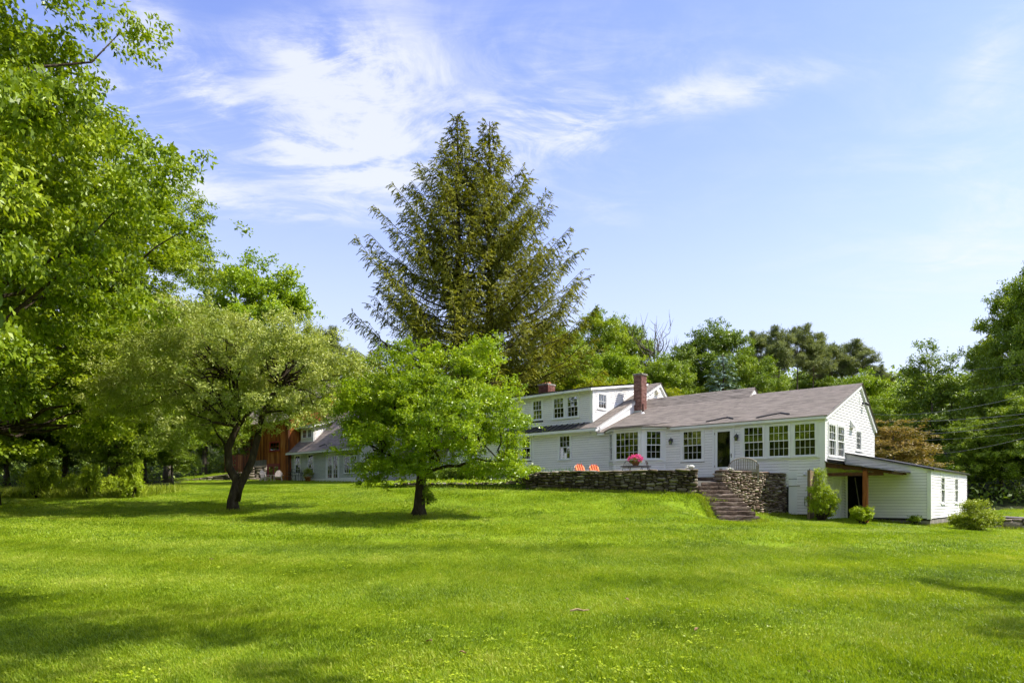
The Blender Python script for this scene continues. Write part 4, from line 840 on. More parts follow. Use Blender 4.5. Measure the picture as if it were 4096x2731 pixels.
def drystone(name, label, p0, p1, top0, top1, kind, thick=.45, wmin=.12, wmax=.46, hmin=.05, hmax=.19, base=None, caps=True, seed=1, cat='wall', big=.0):
    r = random.Random(seed); dx, dy = p1[0] - p0[0], p1[1] - p0[1]; ln = math.hypot(dx, dy); ang = math.atan2(dy, dx)
    o = empty(name, (p0[0], p0[1], 0), ang); tag(o, label, cat, 'dry-stone walls')
    n = max(4, int(ln / .02)); xs = (np.arange(n) + .5) * ln / n
    gx = p0[0] + dx * xs / ln; gy = p0[1] + dy * xs / ln
    bs = (GZ(gx + .1 * dy / ln, gy - .1 * dx / ln) - .05) if base is None else np.interp(xs, [0, ln], base)
    tp = np.interp(xs, [0, ln], [top0, top1]); sk = bs.copy(); capz = tp - (.085 if caps else 0)
    def put(a, b, z0, z1, dep=None, jut=None):
        w = b - a; h = z1 - z0
        st = bpy.data.objects.new('stone', r.choice(STONES[kind])); link(st, o)
        d = dep or thick * r.uniform(.85, 1.0); yy = (r.uniform(-.035, .02) if jut is None else jut)
        st.location = ((a + b) / 2, d / 2 + yy, (z0 + z1) / 2); st.scale = (w * 1.0 - .008, d, h * 1.03 - .004); st.rotation_euler = (r.gauss(0, .03), r.gauss(0, .045), r.gauss(0, .03))
        if r.random() < .5: st.rotation_euler.z += math.pi; st.location.y = d / 2 + yy
    for _ in range(4000):
        free = sk < capz - .02
        if not free.any(): break
        i = int(np.argmin(np.where(free, sk, 99))); lo = i
        while lo > 0 and abs(sk[lo - 1] - sk[i]) < .022 and free[lo - 1]: lo -= 1
        hi = i
        while hi < n - 1 and abs(sk[hi + 1] - sk[i]) < .022 and free[hi + 1]: hi += 1
        run = (hi - lo + 1) * ln / n
        low = sk[i] - bs[i] < .25
        w = r.uniform(wmin, wmax) * (r.uniform(.5, 1) if r.random() < .35 else 1) * (1.35 if low and r.random() < .4 else 1)
        if run - w < wmin * .8: w = run
        if w > wmax * 1.7: w = w / 2
        nb = max(1, int(round(w / ln * n))); nb = min(nb, hi - lo + 1)
        h = min(r.uniform(hmin, hmax), max(.045, w * r.uniform(.35, .75))) * (1.5 if low and w > .3 and r.random() < .5 else 1)
        if r.random() < big: h *= 1.8
        a, b = (lo, lo + nb) if r.random() < .5 else (hi + 1 - nb, hi + 1)
        z0 = float(sk[a:b].max() if (sk[a:b].max() - sk[a:b].min()) < .03 else sk[a:b].mean()); z1 = z0 + h; tmin = float(capz[a:b].min())
        if tmin - z1 < .04: z1 = tmin
        if z1 - z0 > .012: put(a * ln / n, b * ln / n, z0, z1)
        sk[a:b] = max(z1, z0 + .012)
    if caps:
        x = -.02
        while x < ln:
            w = min(r.uniform(.32, .75), ln + .02 - x); w = w if ln - (x + w) > .25 else ln + .02 - x
            zc = float(np.interp(x + w / 2, xs, capz)); put(x, x + w, zc + r.uniform(-.004, .004), zc + .085 + r.uniform(-.015, .02), thick * 1.05, -.03); x += w
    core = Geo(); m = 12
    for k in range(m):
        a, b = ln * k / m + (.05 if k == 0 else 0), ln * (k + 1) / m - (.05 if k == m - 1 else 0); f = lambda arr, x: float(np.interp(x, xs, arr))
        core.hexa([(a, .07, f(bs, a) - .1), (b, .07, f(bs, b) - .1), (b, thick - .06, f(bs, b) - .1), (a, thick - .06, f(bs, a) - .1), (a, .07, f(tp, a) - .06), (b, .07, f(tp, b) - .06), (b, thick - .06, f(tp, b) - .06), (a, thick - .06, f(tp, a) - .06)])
    stuff(core.build('gap_shade_core', M['stone_core'], o)); return o  # dark filling added so the joints read as shaded
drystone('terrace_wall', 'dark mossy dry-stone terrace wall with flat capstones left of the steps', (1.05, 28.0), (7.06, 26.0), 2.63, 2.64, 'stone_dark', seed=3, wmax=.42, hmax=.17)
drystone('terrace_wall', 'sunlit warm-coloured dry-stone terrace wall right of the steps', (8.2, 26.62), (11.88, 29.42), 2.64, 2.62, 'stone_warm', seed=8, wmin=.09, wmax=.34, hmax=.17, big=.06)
drystone('garden_wall', 'short dark stone return wall at the left end of the terrace', (-.75, 29.5), (.98, 28.12), 2.12, 2.6, 'stone_dark', seed=5, caps=False)
drystone('garden_wall', 'low dark stone garden wall edging the planting bed behind the apple tree', (-5.5, 31.5), (.55, 28.55), 2.24, 2.20, 'stone_dark', seed=9, hmax=.13, caps=False, thick=.4)
drystone('retaining_wall', 'pale low stone retaining wall tapering into the lawn by the barn', (-27.0, 55.4), (-21.9, 56.3), 2.95, 3.75, 'stone_grey', seed=12, wmin=.25, wmax=.9, hmin=.1, hmax=.26, caps=False)
drystone('retaining_wall', 'tall rough stone abutment against the dark barn wall', (-22.0, 56.9), (-20.6, 57.4), 4.1, 4.3, 'stone_grey', seed=14, wmin=.35, wmax=1.0, hmin=.15, hmax=.4, caps=False)
drystone('roadside_wall', 'low grey stone wall by the road at the right edge', (20.6, 30.2), (27.5, 28.6), .62, .70, 'stone_grey', seed=16, wmin=.3, wmax=.9, hmin=.1, hmax=.28, caps=False)

def rough_slab(L, D, H, seed, nx=9, ny=3, nz=2, amp=.009):
    r = np.random.default_rng(seed); V = []; idx = {}; Fq = []
    def v(i, j, k):
        if (i, j, k) not in idx:
            x, y, z = i / nx - .5, j / ny - .5, k / nz - .5
            e = (abs(x) == .5) + (abs(y) == .5) + (abs(z) == .5); s = 1 - .0 * e
            p = np.array([x * L, y * D, z * H]) + r.normal(0, amp, 3) * np.array([.8, .9, .55])
            if e >= 2: p *= np.array([1 - .02 / L * 2, 1 - .03 / D, 1 - .02 / H])
            idx[(i, j, k)] = len(V); V.append(tuple(p))
        return idx[(i, j, k)]
    for i in range(nx):
        for j in range(ny):
            for k in (0, nz): Fq.append((v(i, j, k), v(i + 1, j, k), v(i + 1, j + 1, k), v(i, j + 1, k)))
        for k in range(nz):
            for j in (0, ny): Fq.append((v(i, j, k), v(i + 1, j, k), v(i + 1, j, k + 1), v(i, j, k + 1)))
    for j in range(ny):
        for k in range(nz):
            for i in (0, nx): Fq.append((v(i, j, k), v(i, j + 1, k), v(i, j + 1, k + 1), v(i, j, k + 1)))
    g = Geo(); g.add(V, Fq); return g
def steps():
    S = empty('stone_steps', (7.9, 25, 0)); tag(S, 'flight of rough granite slab steps climbing between the stone walls', 'steps')
    xl = [7.10, 7.06, 7.10, 7.15, 7.17, 7.21, 7.23, 7.25, 7.27, 7.28]; wd = [1.20, 1.25, 1.29, 1.32, 1.36, 1.37, 1.40, 1.41, 1.42, 1.47]
    for k in range(10):
        y = 26.45 - k * .313; z = 2.16 - k * .1545; D = .58
        o = rough_slab(wd[k] + .04, D, .168, 40 + k).build('step', M['granite'], S)
        o.location = (xl[k] + wd[k] / 2 - 7.9, y + D / 2 - 25, z - .084); o.rotation_euler = (random.gauss(0, .012), random.gauss(.004, .006), -.015 + random.gauss(0, .01))
    d = empty('door_steps', hw(-4.75, -.6), HA); tag(d, 'two dark stone slab steps below the storm door', 'steps')
    for (x, y, z, L) in ((0, -.25, 2.26, 1.7), (.05, .12, 2.42, 1.35)):
        o = rough_slab(L, .55, .15, 70 + int(z * 10)).build('step', M['granite'], d); o.location = (x, y, z)
steps()

# ------------------------------------------------------------------ guest house and barn
def guest():
    DULL[0] = True
    G = empty('guest_house', GC, HA); tag(G, 'small grey-white clapboard guest house with dormer beside the brown barn', 'house')
    T = M['trim']; F1 = Face((0, 0), (1, 0)); E1 = Face((10.07, 0), (0, 1))
    ws = [(.68, 1.46, 3.6, 5.06), (2.71, 3.47, 3.6, 5.06)]; fd = (5.45, 7.05, 3.0, 4.95); w3 = [(7.85, 8.62, 3.45, 4.75), (8.72, 9.5, 3.45, 4.75)]
    tp = [(0, 5.3), (10.07, 5.3)]
    sheath(G, F1, 0, 10.07, 2.6, tp, ws + [fd] + w3, M['gap_shade'])
    clapboards(G, F1, 0, 10.07, 3.14, tp, [(.58, 1.56, 3.5, 5.2), (2.61, 3.57, 3.5, 5.2), (5.3, 7.2, 2.9, 5.1), (7.7, 9.65, 3.35, 4.9)], e=.11, mat=M['white_dull'])
    for w in ws: window(G, F1, *w, 2, 2, trim=.09, screen=True)
    for w in w3: window(G, F1, *w, 2, 3, trim=.08)
    d = F1.grid([5.33, 5.45, 7.05, 7.17], [2.95, 4.95, 5.07], lambda i, j: i != 1 or j == 1, -.05, .04).build('french_door', T, G)
    for a in (5.47, 6.26): sash(d, F1, a, a + .77, 3.0, 4.93, 5, 2, -.01, st=.1, screened=True)
    F1.box('skirt_board', T, G, -.01, 10.09, .0, .04, 2.75, 3.12); F1.box('corner_board', T, G, 9.93, 10.10, .0, .045, 2.8, 5.2)
    gt = [(0, 5.3), (3.6, 8.7), (7.2, 5.3)]; ew = (.9, 2.3, 3.5, 4.75)
    sheath(G, E1, 0, 7.2, 2.6, gt, [ew], M['gap_shade']); clapboards(G, E1, 0, 7.2, 2.9, gt, [(.78, 2.42, 3.4, 4.9)], e=.11)
    window(G, E1, *ew, 1, 2, trim=.1, single=True); E1.box('corner_board', T, G, -.035, .12, -.01, .04, 2.8, 5.2)
    z = lambda y: 5.32 + .92 * (y + .4)
    roof_slope(G, 'roof', M['shingle_guest'], (-.12, -.4, z(-.4)), (10.35, -.4, z(-.4)), (-.0, 3.6, z(3.6)), (10.35, 3.6, z(3.6)))
    roof_slope(G, 'roof', M['shingle_guest'], (-.0, 7.6, z(-.4)), (10.35, 7.6, z(-.4)), (-.0, 3.61, z(3.6)), (10.35, 3.61, z(3.6)))
    F1.box('fascia', T, G, -.2, 10.3, .36, .40, 5.16, 5.30); F1.box('soffit', T, G, -.1, 10.2, .0, .36, 5.2, 5.23)
    Geo().tube([(4.4, -.05, z(-.05) + .05), (5.0, .12, z(.12) + .05), (5.5, -.05, z(-.05) + .05)], .04, 4).build('water_diverter', M['black_metal'], G)
    DF = Face((2.55, .58), (1, 0)); DC = Face((2.55, .58), (0, 1))
    dw = [(-1.66, -1.08, 6.58, 7.28), (-.88, -.30, 6.58, 7.28)]
    sheath(G, DF, -1.98, 0, 6.2, [(-1.98, 7.5), (0, 7.5)], dw, T); 
    for w in dw: window(G, DF, *w, 2, 3, trim=.05, single=True)
    sheath(G, DC, 0, 1.5, 6.2, [(0, 7.5), (1.5, 7.8)], [], T); clapboards(G, DC, .12, 1.4, 6.3, [(0, 7.4), (1.4, 7.7)], [], e=.11)
    roof_slope(G, 'dormer_roof', M['black_roof'], (.2, .2, 7.5), (2.85, .2, 7.5), (.2, 2.7, 8.25), (2.85, 2.7, 8.25), row=1)
    DF.box('fascia', T, G, -2.3, .28, .34, .38, 7.36, 7.48)
    Geo().prism([(2.82, .2, 7.35), (2.82, .2, 7.49), (2.82, 2.4, 8.12), (2.82, 2.4, 7.98)], (.03, 0, 0)).build('rake_board', T, G)
    bx('floor_inside', M['dark_inside'], G, .1, 9.9, .2, 7, 2.7, 2.8); bx('wall', M['white'], G, 0, 10.0, 7.1, 7.2, 2.6, 5.3)
    # low connecting wing behind the apple tree
    Wg = empty('wing', GC, HA); tag(Wg, 'low white sunlit wing with posts half hidden behind the apple tree', 'building')
    WF = Face((10.2, 3.3), (1, 0))
    sheath(Wg, WF, 0, 9, 2.3, [(0, 5.0), (9, 5.0)], [(1.0, 2.2, 3.5, 4.7), (3.2, 4.4, 3.5, 4.7)], M['gap_shade']); clapboards(Wg, WF, 0, 9, 2.6, [(0, 5.0), (9, 5.0)], [(.85, 2.35, 3.4, 4.85), (3.05, 4.55, 3.4, 4.85)], e=.12)
    for a in (1.0, 3.2): window(Wg, WF, a, a + 1.2, 3.5, 4.7, 2, 3, trim=.12, single=True)
    roof_slope(Wg, 'roof', M['shingle_guest'], (10.1, 2.7, 4.95), (19.4, 2.7, 4.95), (10.1, 6.2, 6.6), (19.4, 6.2, 6.6))
    for x in (14.2, 16.6, 19.0): bx('post', T, Wg, x, x + .16, 2.75, 2.91, 2.0, 4.93)
guest()
def barn():
    B = empty('barn', GC, HA); tag(B, 'tall weathered brown board barn with red windows behind the guest house', 'barn')
    y0 = -.3; x1 = .08; xl = -11.7; ze = 8.36; pk = 12.2; yr = 5.5; yb = 11.3
    wins = [(-2.97, -1.42, 5.62, 6.35), (-8.95, -8.0, 5.7, 6.5), (-3.31, -1.42, 3.1, 4.4)]
    F1 = Face((0, y0), (1, 0)); E1 = Face((x1, y0), (0, 1)); R = M['barn_wood']
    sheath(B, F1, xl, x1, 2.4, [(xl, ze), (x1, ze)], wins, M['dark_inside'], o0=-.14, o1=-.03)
    x = xl
    while x < x1 - .01:
        w = min(random.uniform(.2, .31), x1 - x); lo = 2.6
        for c in wins + [None]:
            pass
        segs = [(2.6, ze - .02)]
        for c in wins:
            if c[0] - .1 < x + w / 2 < c[1] + .1:
                segs = [s for a, b in segs for s in ((a, min(b, c[2])), (max(a, c[3]), b)) if s[1] - s[0] > .05]
        for a, b in segs: F1.box('plank', R if not (-6.0 < x < -3.9 and b < 9 and a < 3) else R, B, x, x + w - .008, -.03, random.uniform(-.004, .012), a, b)
        x += w
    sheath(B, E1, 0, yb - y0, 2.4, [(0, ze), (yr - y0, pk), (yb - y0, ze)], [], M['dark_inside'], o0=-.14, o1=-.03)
    a = 0
    while a < yb - y0 - .01:
        w = min(random.uniform(.2, .31), yb - y0 - a); t = lambda q: np.interp(q, [0, yr - y0, yb - y0], [ze, pk, ze])
        h = E1.hexa(a, a + w - .008, -.03, random.uniform(-.004, .012), 2.6, 9); h[4] = E1.P(a, -.03, t(a)); h[5] = E1.P(a + w - .008, -.03, t(a + w)); h[6] = E1.P(a + w - .008, 0.004, t(a + w)); h[7] = E1.P(a, 0.004, t(a))
        Geo().hexa(h).build('plank', R, B); a += w
    sl = (pk - ze) / (yr - y0)
    roof_slope(B, 'roof', M['shingle_guest'], (xl - .4, y0 - .5, ze - .5 * sl + .05), (x1 + .35, y0 - .5, ze - .5 * sl + .05), (xl - .4, yr, pk + .05), (x1 + .35, yr, pk + .05))
    roof_slope(B, 'roof', M['shingle_guest'], (xl - .4, yb + .5, ze - .5 * sl + .05), (x1 + .35, yb + .5, ze - .5 * sl + .05), (xl - .4, yr + .01, pk + .05), (x1 + .35, yr + .01, pk + .05))
    E1.box('corner_board', M['beam'], B, -.02, .12, -.01, .04, 2.6, ze)
    for w in wins[:2]: window(B, F1, *w, 2, 3 if w[0] > -5 else 2, trim=.09, single=True, mat=M['red_paint'], sash_mat=M['red_paint'])
    dr = F1.grid([-3.40, -3.31, -1.42, -1.33], [3.0, 4.4, 4.5], lambda i, j: i != 1 or j == 1, -.05, .05).build('double_door', M['red_paint'], B)
    for a in (-3.30, -2.36): sash(dr, F1, a, a + .93, 3.1, 4.39, 2, 3, .0, st=.13, mat=M['red_paint'])
    Geo().lathe([(.01, -.07), (.06, -.03), (.07, .02), (.01, .07)], 10, F1.P(-1.9, -.5, 4.15)).build('lamp_bulb', M['glow'], dr)
    F1.box('track_rail', M['cable'], B, -7.4, -5.2, .05, .1, 6.9, 6.97)
    x = -5.9
    while x < -3.6: F1.box('plank', M['grey_wood'], B, x, x + .22, .02, .04, 3.0, 4.9); x += .235
barn()

# ------------------------------------------------------------------ road and wires
def road():
    n = 26; P = []; 
    for k in range(n):
        t = k / (n - 1); x = 22 + 150 * t ** 1.6; y = 36.2 - 7.5 * t * 3.2; P.append((x, y))
    V = []; Fq = []
    for k, (x, y) in enumerate(P):
        for j, w in enumerate((-2.6, -.9, .9, 2.6)): V.append((x + .3 * w, y + w, gz(x, y) + .10 + .02 * (1 - abs(w) / 2.6)))
    for k in range(n - 1):
        for j in range(3): i = k * 4 + j; Fq.append((i, i + 4, i + 5, i + 1))
    g = Geo(); g.add(V, Fq); struct(g.build('road', M['asphalt']))
road()
def wires():
    def wire(label, D, Y0, Y1, sag, r=.011):
        a = atD(*D[0], Y0); b = atD(*D[1], Y1); n = 14
        pts = [a.lerp(b, k / (n - 1)) - Vector((0, 0, sag * 4 * (k / (n - 1)) * (1 - k / (n - 1)))) for k in range(n)]
        tag(Geo().tube(pts, r, 4).build('power_line', M['cable']), label, 'cable', 'overhead wires at the right')
    wire('single thin wire crossing the sky above the right-hand trees', [(2000, 860), (2420, 828)], 62, 46, .25, .014)
    wire('uppermost pale wire in front of the right-hand woods', [(1960, 918), (2420, 866)], 58, 42, .35)
    wire('pale sagging wire second from the top before the woods', [(1985, 950), (2420, 890)], 52, 36, .55, .013)
    wire('thick black wire just below the pale sagging one', [(2000, 966), (2420, 942)], 50, 38, .25, .016)
    wire('thin wire between the two thick black wires', [(2000, 990), (2420, 944)], 50, 36, .4, .009)
    wire('lower thick black wire running past the gable', [(2000, 1001), (2420, 965)], 48, 36, .2, .016)
    wire('thin wire under the lower thick black wire', [(2010, 1012), (2420, 985)], 48, 38, .2, .009)
    wire('lowest pale wire slanting above the annex', [(2060, 1044), (2420, 986)], 46, 34, .4, .012)
wires()

# ------------------------------------------------------------------ vegetation builders
def norm(v): return v / np.maximum(np.linalg.norm(v, axis=-1, keepdims=True), 1e-9)
def leaves(name, C, D, Nn, ln, wd, mat, spray, fold=.25, seed=0):
    """leaf blades: C base points, D directions, Nn facing; each a folded kite"""
    r = np.random.default_rng(seed + len(C)); n = len(C); D = norm(D); S = norm(np.cross(D, Nn)); U = np.cross(S, D)
    l = (ln * r.uniform(.65, 1.25, n))[:, None]; w = (wd * r.uniform(.7, 1.2, n))[:, None]
    V = np.stack([C, C + D * l * .45 + S * w * .5 + U * w * fold, C + D * l - U * l * .12, C + D * l * .45 - S * w * .5 + U * w * fold], 1).reshape(-1, 3)
    Fq = np.arange(4 * n).reshape(n, 4)
    return mesh_np(name, V, Fq, False, {'leaf': ('FACE', r.random(n)), 'spray': ('FACE', spray)}, mat)
def in_lobes(lobes, n, r, shell=2.2):
    w = np.array([l[1][0] * l[1][1] * l[1][2] for l in lobes]) ** .75; k = r.choice(len(lobes), n, p=w / w.sum())
    c = np.array([l[0] for l in lobes])[k]; R = np.array([l[1] for l in lobes])[k]
    d = norm(r.normal(size=(n, 3))); d[:, 2] = np.where((d[:, 2] < 0) & (r.random(n) < .45), -d[:, 2], d[:, 2]); rad = r.random(n) ** (1 / shell)
    return c + d * R * rad[:, None], d
def roughen(lobes, n, seed, lo=.22, hi=.42, up=.3):
    r = np.random.default_rng(seed); out = list(lobes)
    for c, R in lobes:
        for _ in range(n):
            d = norm(r.normal(size=3) + np.array([0, 0, up])); k = r.uniform(lo, hi); out.append((tuple(np.array(c) + d * np.array(R) * r.uniform(.85, 1.08)), tuple(np.array(R) * k)))
    return out
def crown_mesh(name, lobes, mat, nbig, nsub, nleaf, R1, R2, ln, wd, seed, droop=.25, flat=.5, up=.5, shell=2.6):
    r = np.random.default_rng(seed); P, d = in_lobes(lobes, nbig, r, shell); cen = np.mean([l[0] for l in lobes], 0)
    bigs = P.copy(); bspray = r.random(nbig)
    out = norm(np.c_[(P - cen)[:, :2], (P - cen)[:, 2] * .5]); out = np.repeat(out, nsub, 0)
    o = r.normal(size=(nbig * nsub, 3)) * np.array([R1, R1, R1 * flat]) * .55 + out * R1 * .2
    S = np.repeat(P, nsub, 0) + o; sp = np.clip(np.repeat(bspray, nsub) * .6 + r.random(nbig * nsub) * .4, 0, 1)
    tw = norm(out * .8 + r.normal(size=S.shape) * .6 - np.array([0, 0, droop]))
    n = len(S) * nleaf; tt = r.uniform(-1, 1, n)[:, None]
    C = np.repeat(S, nleaf, 0) + np.repeat(tw, nleaf, 0) * tt * R2 + r.normal(size=(n, 3)) * R2 * np.array([.34, .34, .26])
    D = np.repeat(tw, nleaf, 0) * .6 + r.normal(size=(n, 3)) * .7 - np.array([0, 0, droop])
    Nn = np.repeat(out, nleaf, 0) * .4 + np.array([0, 0, up + .25]) + r.normal(size=(n, 3)) * .48
    return leaves(name, C, D, Nn, ln, wd, mat, np.repeat(sp, nleaf), seed=seed), bigs
def limb(g, a, b, r0, r1, sag=.15, k=6, wob=.06, seed=0, n=7):
    rr = random.Random(seed); a = Vector(a); b = Vector(b); L = (b - a).length; pts = []; rad = []
    for i in range(n):
        t = i / (n - 1); p = a.lerp(b, t) + Vector((0, 0, 1)) * (math.sin(t * math.pi) * L * sag) + Vector((rr.gauss(0, wob), rr.gauss(0, wob), rr.gauss(0, wob))) * L * .25 * math.sin(t * math.pi)
        pts.append(p); rad.append(r0 * (1 - t) ** .8 + r1)
    g.tube(pts, rad, k)
def tree_meshes(seed, H, trunk_r, lobes, leaf, nbig, nsub, nleaf, R1, R2, ln, wd, bark='bark', first=.3, nlimb=34, lean=(0, 0), **kw):
    """trunk, branches and crown standing on the origin"""
    r = random.Random(seed); cm, bigs = crown_mesh('crown', lobes, LEAF[leaf], nbig, nsub, nleaf, R1, R2, ln, wd, seed, **kw)
    tp = []; tr = []; n = 9; top = H * .86
    for i in range(n):
        t = i / (n - 1); tp.append(Vector((lean[0] * t * t + r.gauss(0, .02) * H * .12 * t, lean[1] * t * t + r.gauss(0, .02) * H * .12 * t, -.3 + t * top))); tr.append(trunk_r * (1.35 if i == 0 else 1) * (1 - t) ** .9 + trunk_r * .06)
    g = Geo().tube(tp, tr, 9); tm = g.mesh('trunk', M[bark], True)
    b = Geo(); idx = list(range(len(bigs))); r.shuffle(idx)
    for k in idx[:nlimb]:
        q = Vector(bigs[k]); hd = math.hypot(q.x, q.y); z = max(H * first, min(top * .9, q.z - hd * .65)); t = (z + .3) / (top); i = min(n - 2, int(t * (n - 1))); s = tp[i].lerp(tp[i + 1], t * (n - 1) - i)
        limb(b, s, q, trunk_r * .28 * (1 - t * .7), .012, sag=-.08 if q.z > s.z else .1, k=5, seed=k, wob=.12)
    return tm, b.mesh('branches', M[bark], True), cm
def put_tree(name, meshes, loc, scale, rz, label, group, cat='tree'):
    o = empty(name, loc, rz); o.scale = scale if isinstance(scale, tuple) else (scale,) * 3; tag(o, label, cat, group)
    for nm, me in zip(('trunk', 'branches', 'crown'), meshes):
        if me is None: continue
        c = bpy.data.objects.new(nm, me); link(c, o)
        if nm != 'trunk': stuff(c)
        if nm == 'crown' and len(meshes) > 3: c.material_slots[0].link = 'OBJECT'; c.material_slots[0].material = meshes[3]
    return o
def conifer_meshes(seed, H, rad, leaf, trunk_r, z0, nbr, up0, up1, nq=7, ql=.34, qw=.10, bark='bark', droop=.45, two=None, dens=1.0, prof=None):
    """whorls of boughs with side sprays of needles"""
    r = random.Random(seed); rn = np.random.default_rng(seed); g = Geo(); tr = Geo(); n = 8
    tr.tube([(r.gauss(0, .05), r.gauss(0, .05), -.3 + (H + .3) * i / (n - 1)) for i in range(n)], [trunk_r * (1 - i / (n - 1)) + .03 for i in range(n)], 8)
    C = []; D = []; Nn = []; SP = []
    for k in range(nbr):
        t = (k + r.random()) / nbr; z = z0 + (H - z0) * (t ** .9) * .985; f = 1 - (z - z0) / (H - z0)
        L = (prof(f) if prof else rad * f ** .8) * r.uniform(.72, 1.08) + .25; az = k * 2.399 + r.uniform(-.5, .5); el = math.radians(up0 + (up1 - up0) * (1 - f) + r.uniform(-7, 7))
        hd = Vector((math.cos(az), math.sin(az), 0)); m = 7; pts = []
        for i in range(m):
            s = i / (m - 1); zz = math.tan(el) * s * L * .85 + .16 * L * s * s - .10 * L * math.sin(s * math.pi)
            pts.append(Vector((0, 0, z)) + hd * (L * s) + Vector((0, 0, zz)) + Vector((r.gauss(0, .02), r.gauss(0, .02), r.gauss(0, .02))) * L * s)
        g.tube(pts, [max(.012, .05 * (L / 6) * (1 - i / (m - 1)) + .012) for i in range(m)], 4)
        side = Vector((-hd.y, hd.x, 0)); nt = max(5, int(L * 7.5 * dens)); sp = r.random()
        for j in range(nt):
            s = r.uniform(.12, 1.0) ** .8; i = min(m - 2, int(s * (m - 1))); p = pts[i].lerp(pts[i + 1], s * (m - 1) - i)
            sg = 1 if j % 2 else -1; tl = (.17 * L * (1 - s) + .26 + .3 * r.random()) * (1 if L > 1 else .6); dirn = (hd * r.uniform(.3, 1.0) + side * sg * r.uniform(.15, 1.0) + Vector((0, 0, r.uniform(-droop, droop * .55)))).normalized()
            for q in range(nq):
                u = (q + .5) / nq; c = p + dirn * (tl * u) - Vector((0, 0, droop * .25 * tl * u * u)); C.append(c); d2 = (dirn + side * (r.uniform(-.8, .8)) - Vector((0, 0, r.uniform(0, .5)))); D.append(d2); Nn.append((r.gauss(0, .3), r.gauss(0, .3), 1)); SP.append(min(1, max(0, sp * .4 + r.random() * .35 + .25 * s)))
    cm = leaves('crown', np.array([tuple(c) for c in C]), np.array([tuple(c) for c in D]), np.array(Nn), ql, qw, LEAF[leaf], np.array(SP), fold=.1, seed=seed)
    return tr.mesh('trunk', M[bark], True), g.mesh('branches', M[bark], True), cm

# ------------------------------------------------------------------ the two apple trees on the lawn
def apple_left():
    Y = 25.5; p = lambda dx, dy, off=0.0: atD(dx, dy, Y + off) - B; B = atD(537, 1176, Y); B.z = gz(B.x, B.y)
    u = Y * D2 / F_PX
    g = Geo(); P = lambda *L: [p(*q) for q in L]
    lob = []
    for (dx, dy, rx, rz, off, ry) in ((400, 850, 150, 100, .3, 3.0), (545, 845, 190, 108, 0, 3.4), (690, 860, 150, 100, .2, 3.0), (470, 795, 140, 66, .8, 2.4), (640, 790, 140, 60, .5, 2.4), (325, 950, 95, 75, -.4, 2.0), (445, 985, 66, 62, -1.2, 1.3), (395, 930, 90, 70, -1.0, 1.6), (655, 940, 105, 55, -.4, 2.0), (775, 900, 80, 85, 0, 2.0), (560, 925, 110, 50, 1.0, 2.2), (275, 900, 60, 60, .8, 1.4)):
        c = p(dx, dy, off); lob.append((tuple(c), (rx * u, ry, rz * u)))
    cm, bigs = crown_mesh('crown', roughen(lob, 6, 3), LEAF['olive'], 430, 10, 30, .52, .19, .098, .045, 21, droop=.15, flat=.42, up=.5, shell=3.6)
    o = empty('apple_tree', B); tag(o, 'spreading grey-green apple tree with forked dark trunk on the lawn', 'tree', 'apple trees on the lawn')
    a = P((537, 1190), (534, 1150), (545, 1105), (532, 1070)); 
    Geo().tube([a[0], a[1], a[2], p(527, 1075), p(523, 1030, -.2), p(545, 980, -.2), p(552, 930, .1), p(530, 860, .4)], [.30, .20, .18, .15, .14, .12, .10, .05], 10).build('trunk', M['bark'], o, True)
    Geo().tube([p(543, 1150), p(552, 1112), p(578, 1060, .1), p(590, 1010, .3), p(603, 950, .4), p(640, 880, .6), p(690, 820, .9)], [.15, .15, .14, .13, .11, .08, .03], 9).build('limb', M['bark'], o, True)
    b = Geo(); r = random.Random(4); hubs = [p(545, 980, -.2), p(552, 930, .1), p(530, 870, .4), p(590, 1010, .3), p(603, 950, .4), p(640, 880, .6), p(525, 1030, -.2)]
    ids = list(range(len(bigs))); r.shuffle(ids)
    for k in ids[:70]:
        q = Vector(bigs[k]); s = min(hubs, key=lambda h: (h - q).length + r.uniform(0, 1.2)); limb(b, s, q, .035, .006, sag=.06, k=5, seed=k, wob=.2)
    for q in (p(420, 860, -.6), p(395, 800, -.3), p(330, 900, 0), p(720, 850, .3), p(450, 980, -1.2)): limb(b, hubs[0], q, .075, .015, sag=.10, k=6, seed=int(q.x * 10), wob=.12)
    stuff(b.build('branches', M['bark'], o, True)); stuff(link(bpy.data.objects.new('crown', cm), o))
apple_left()
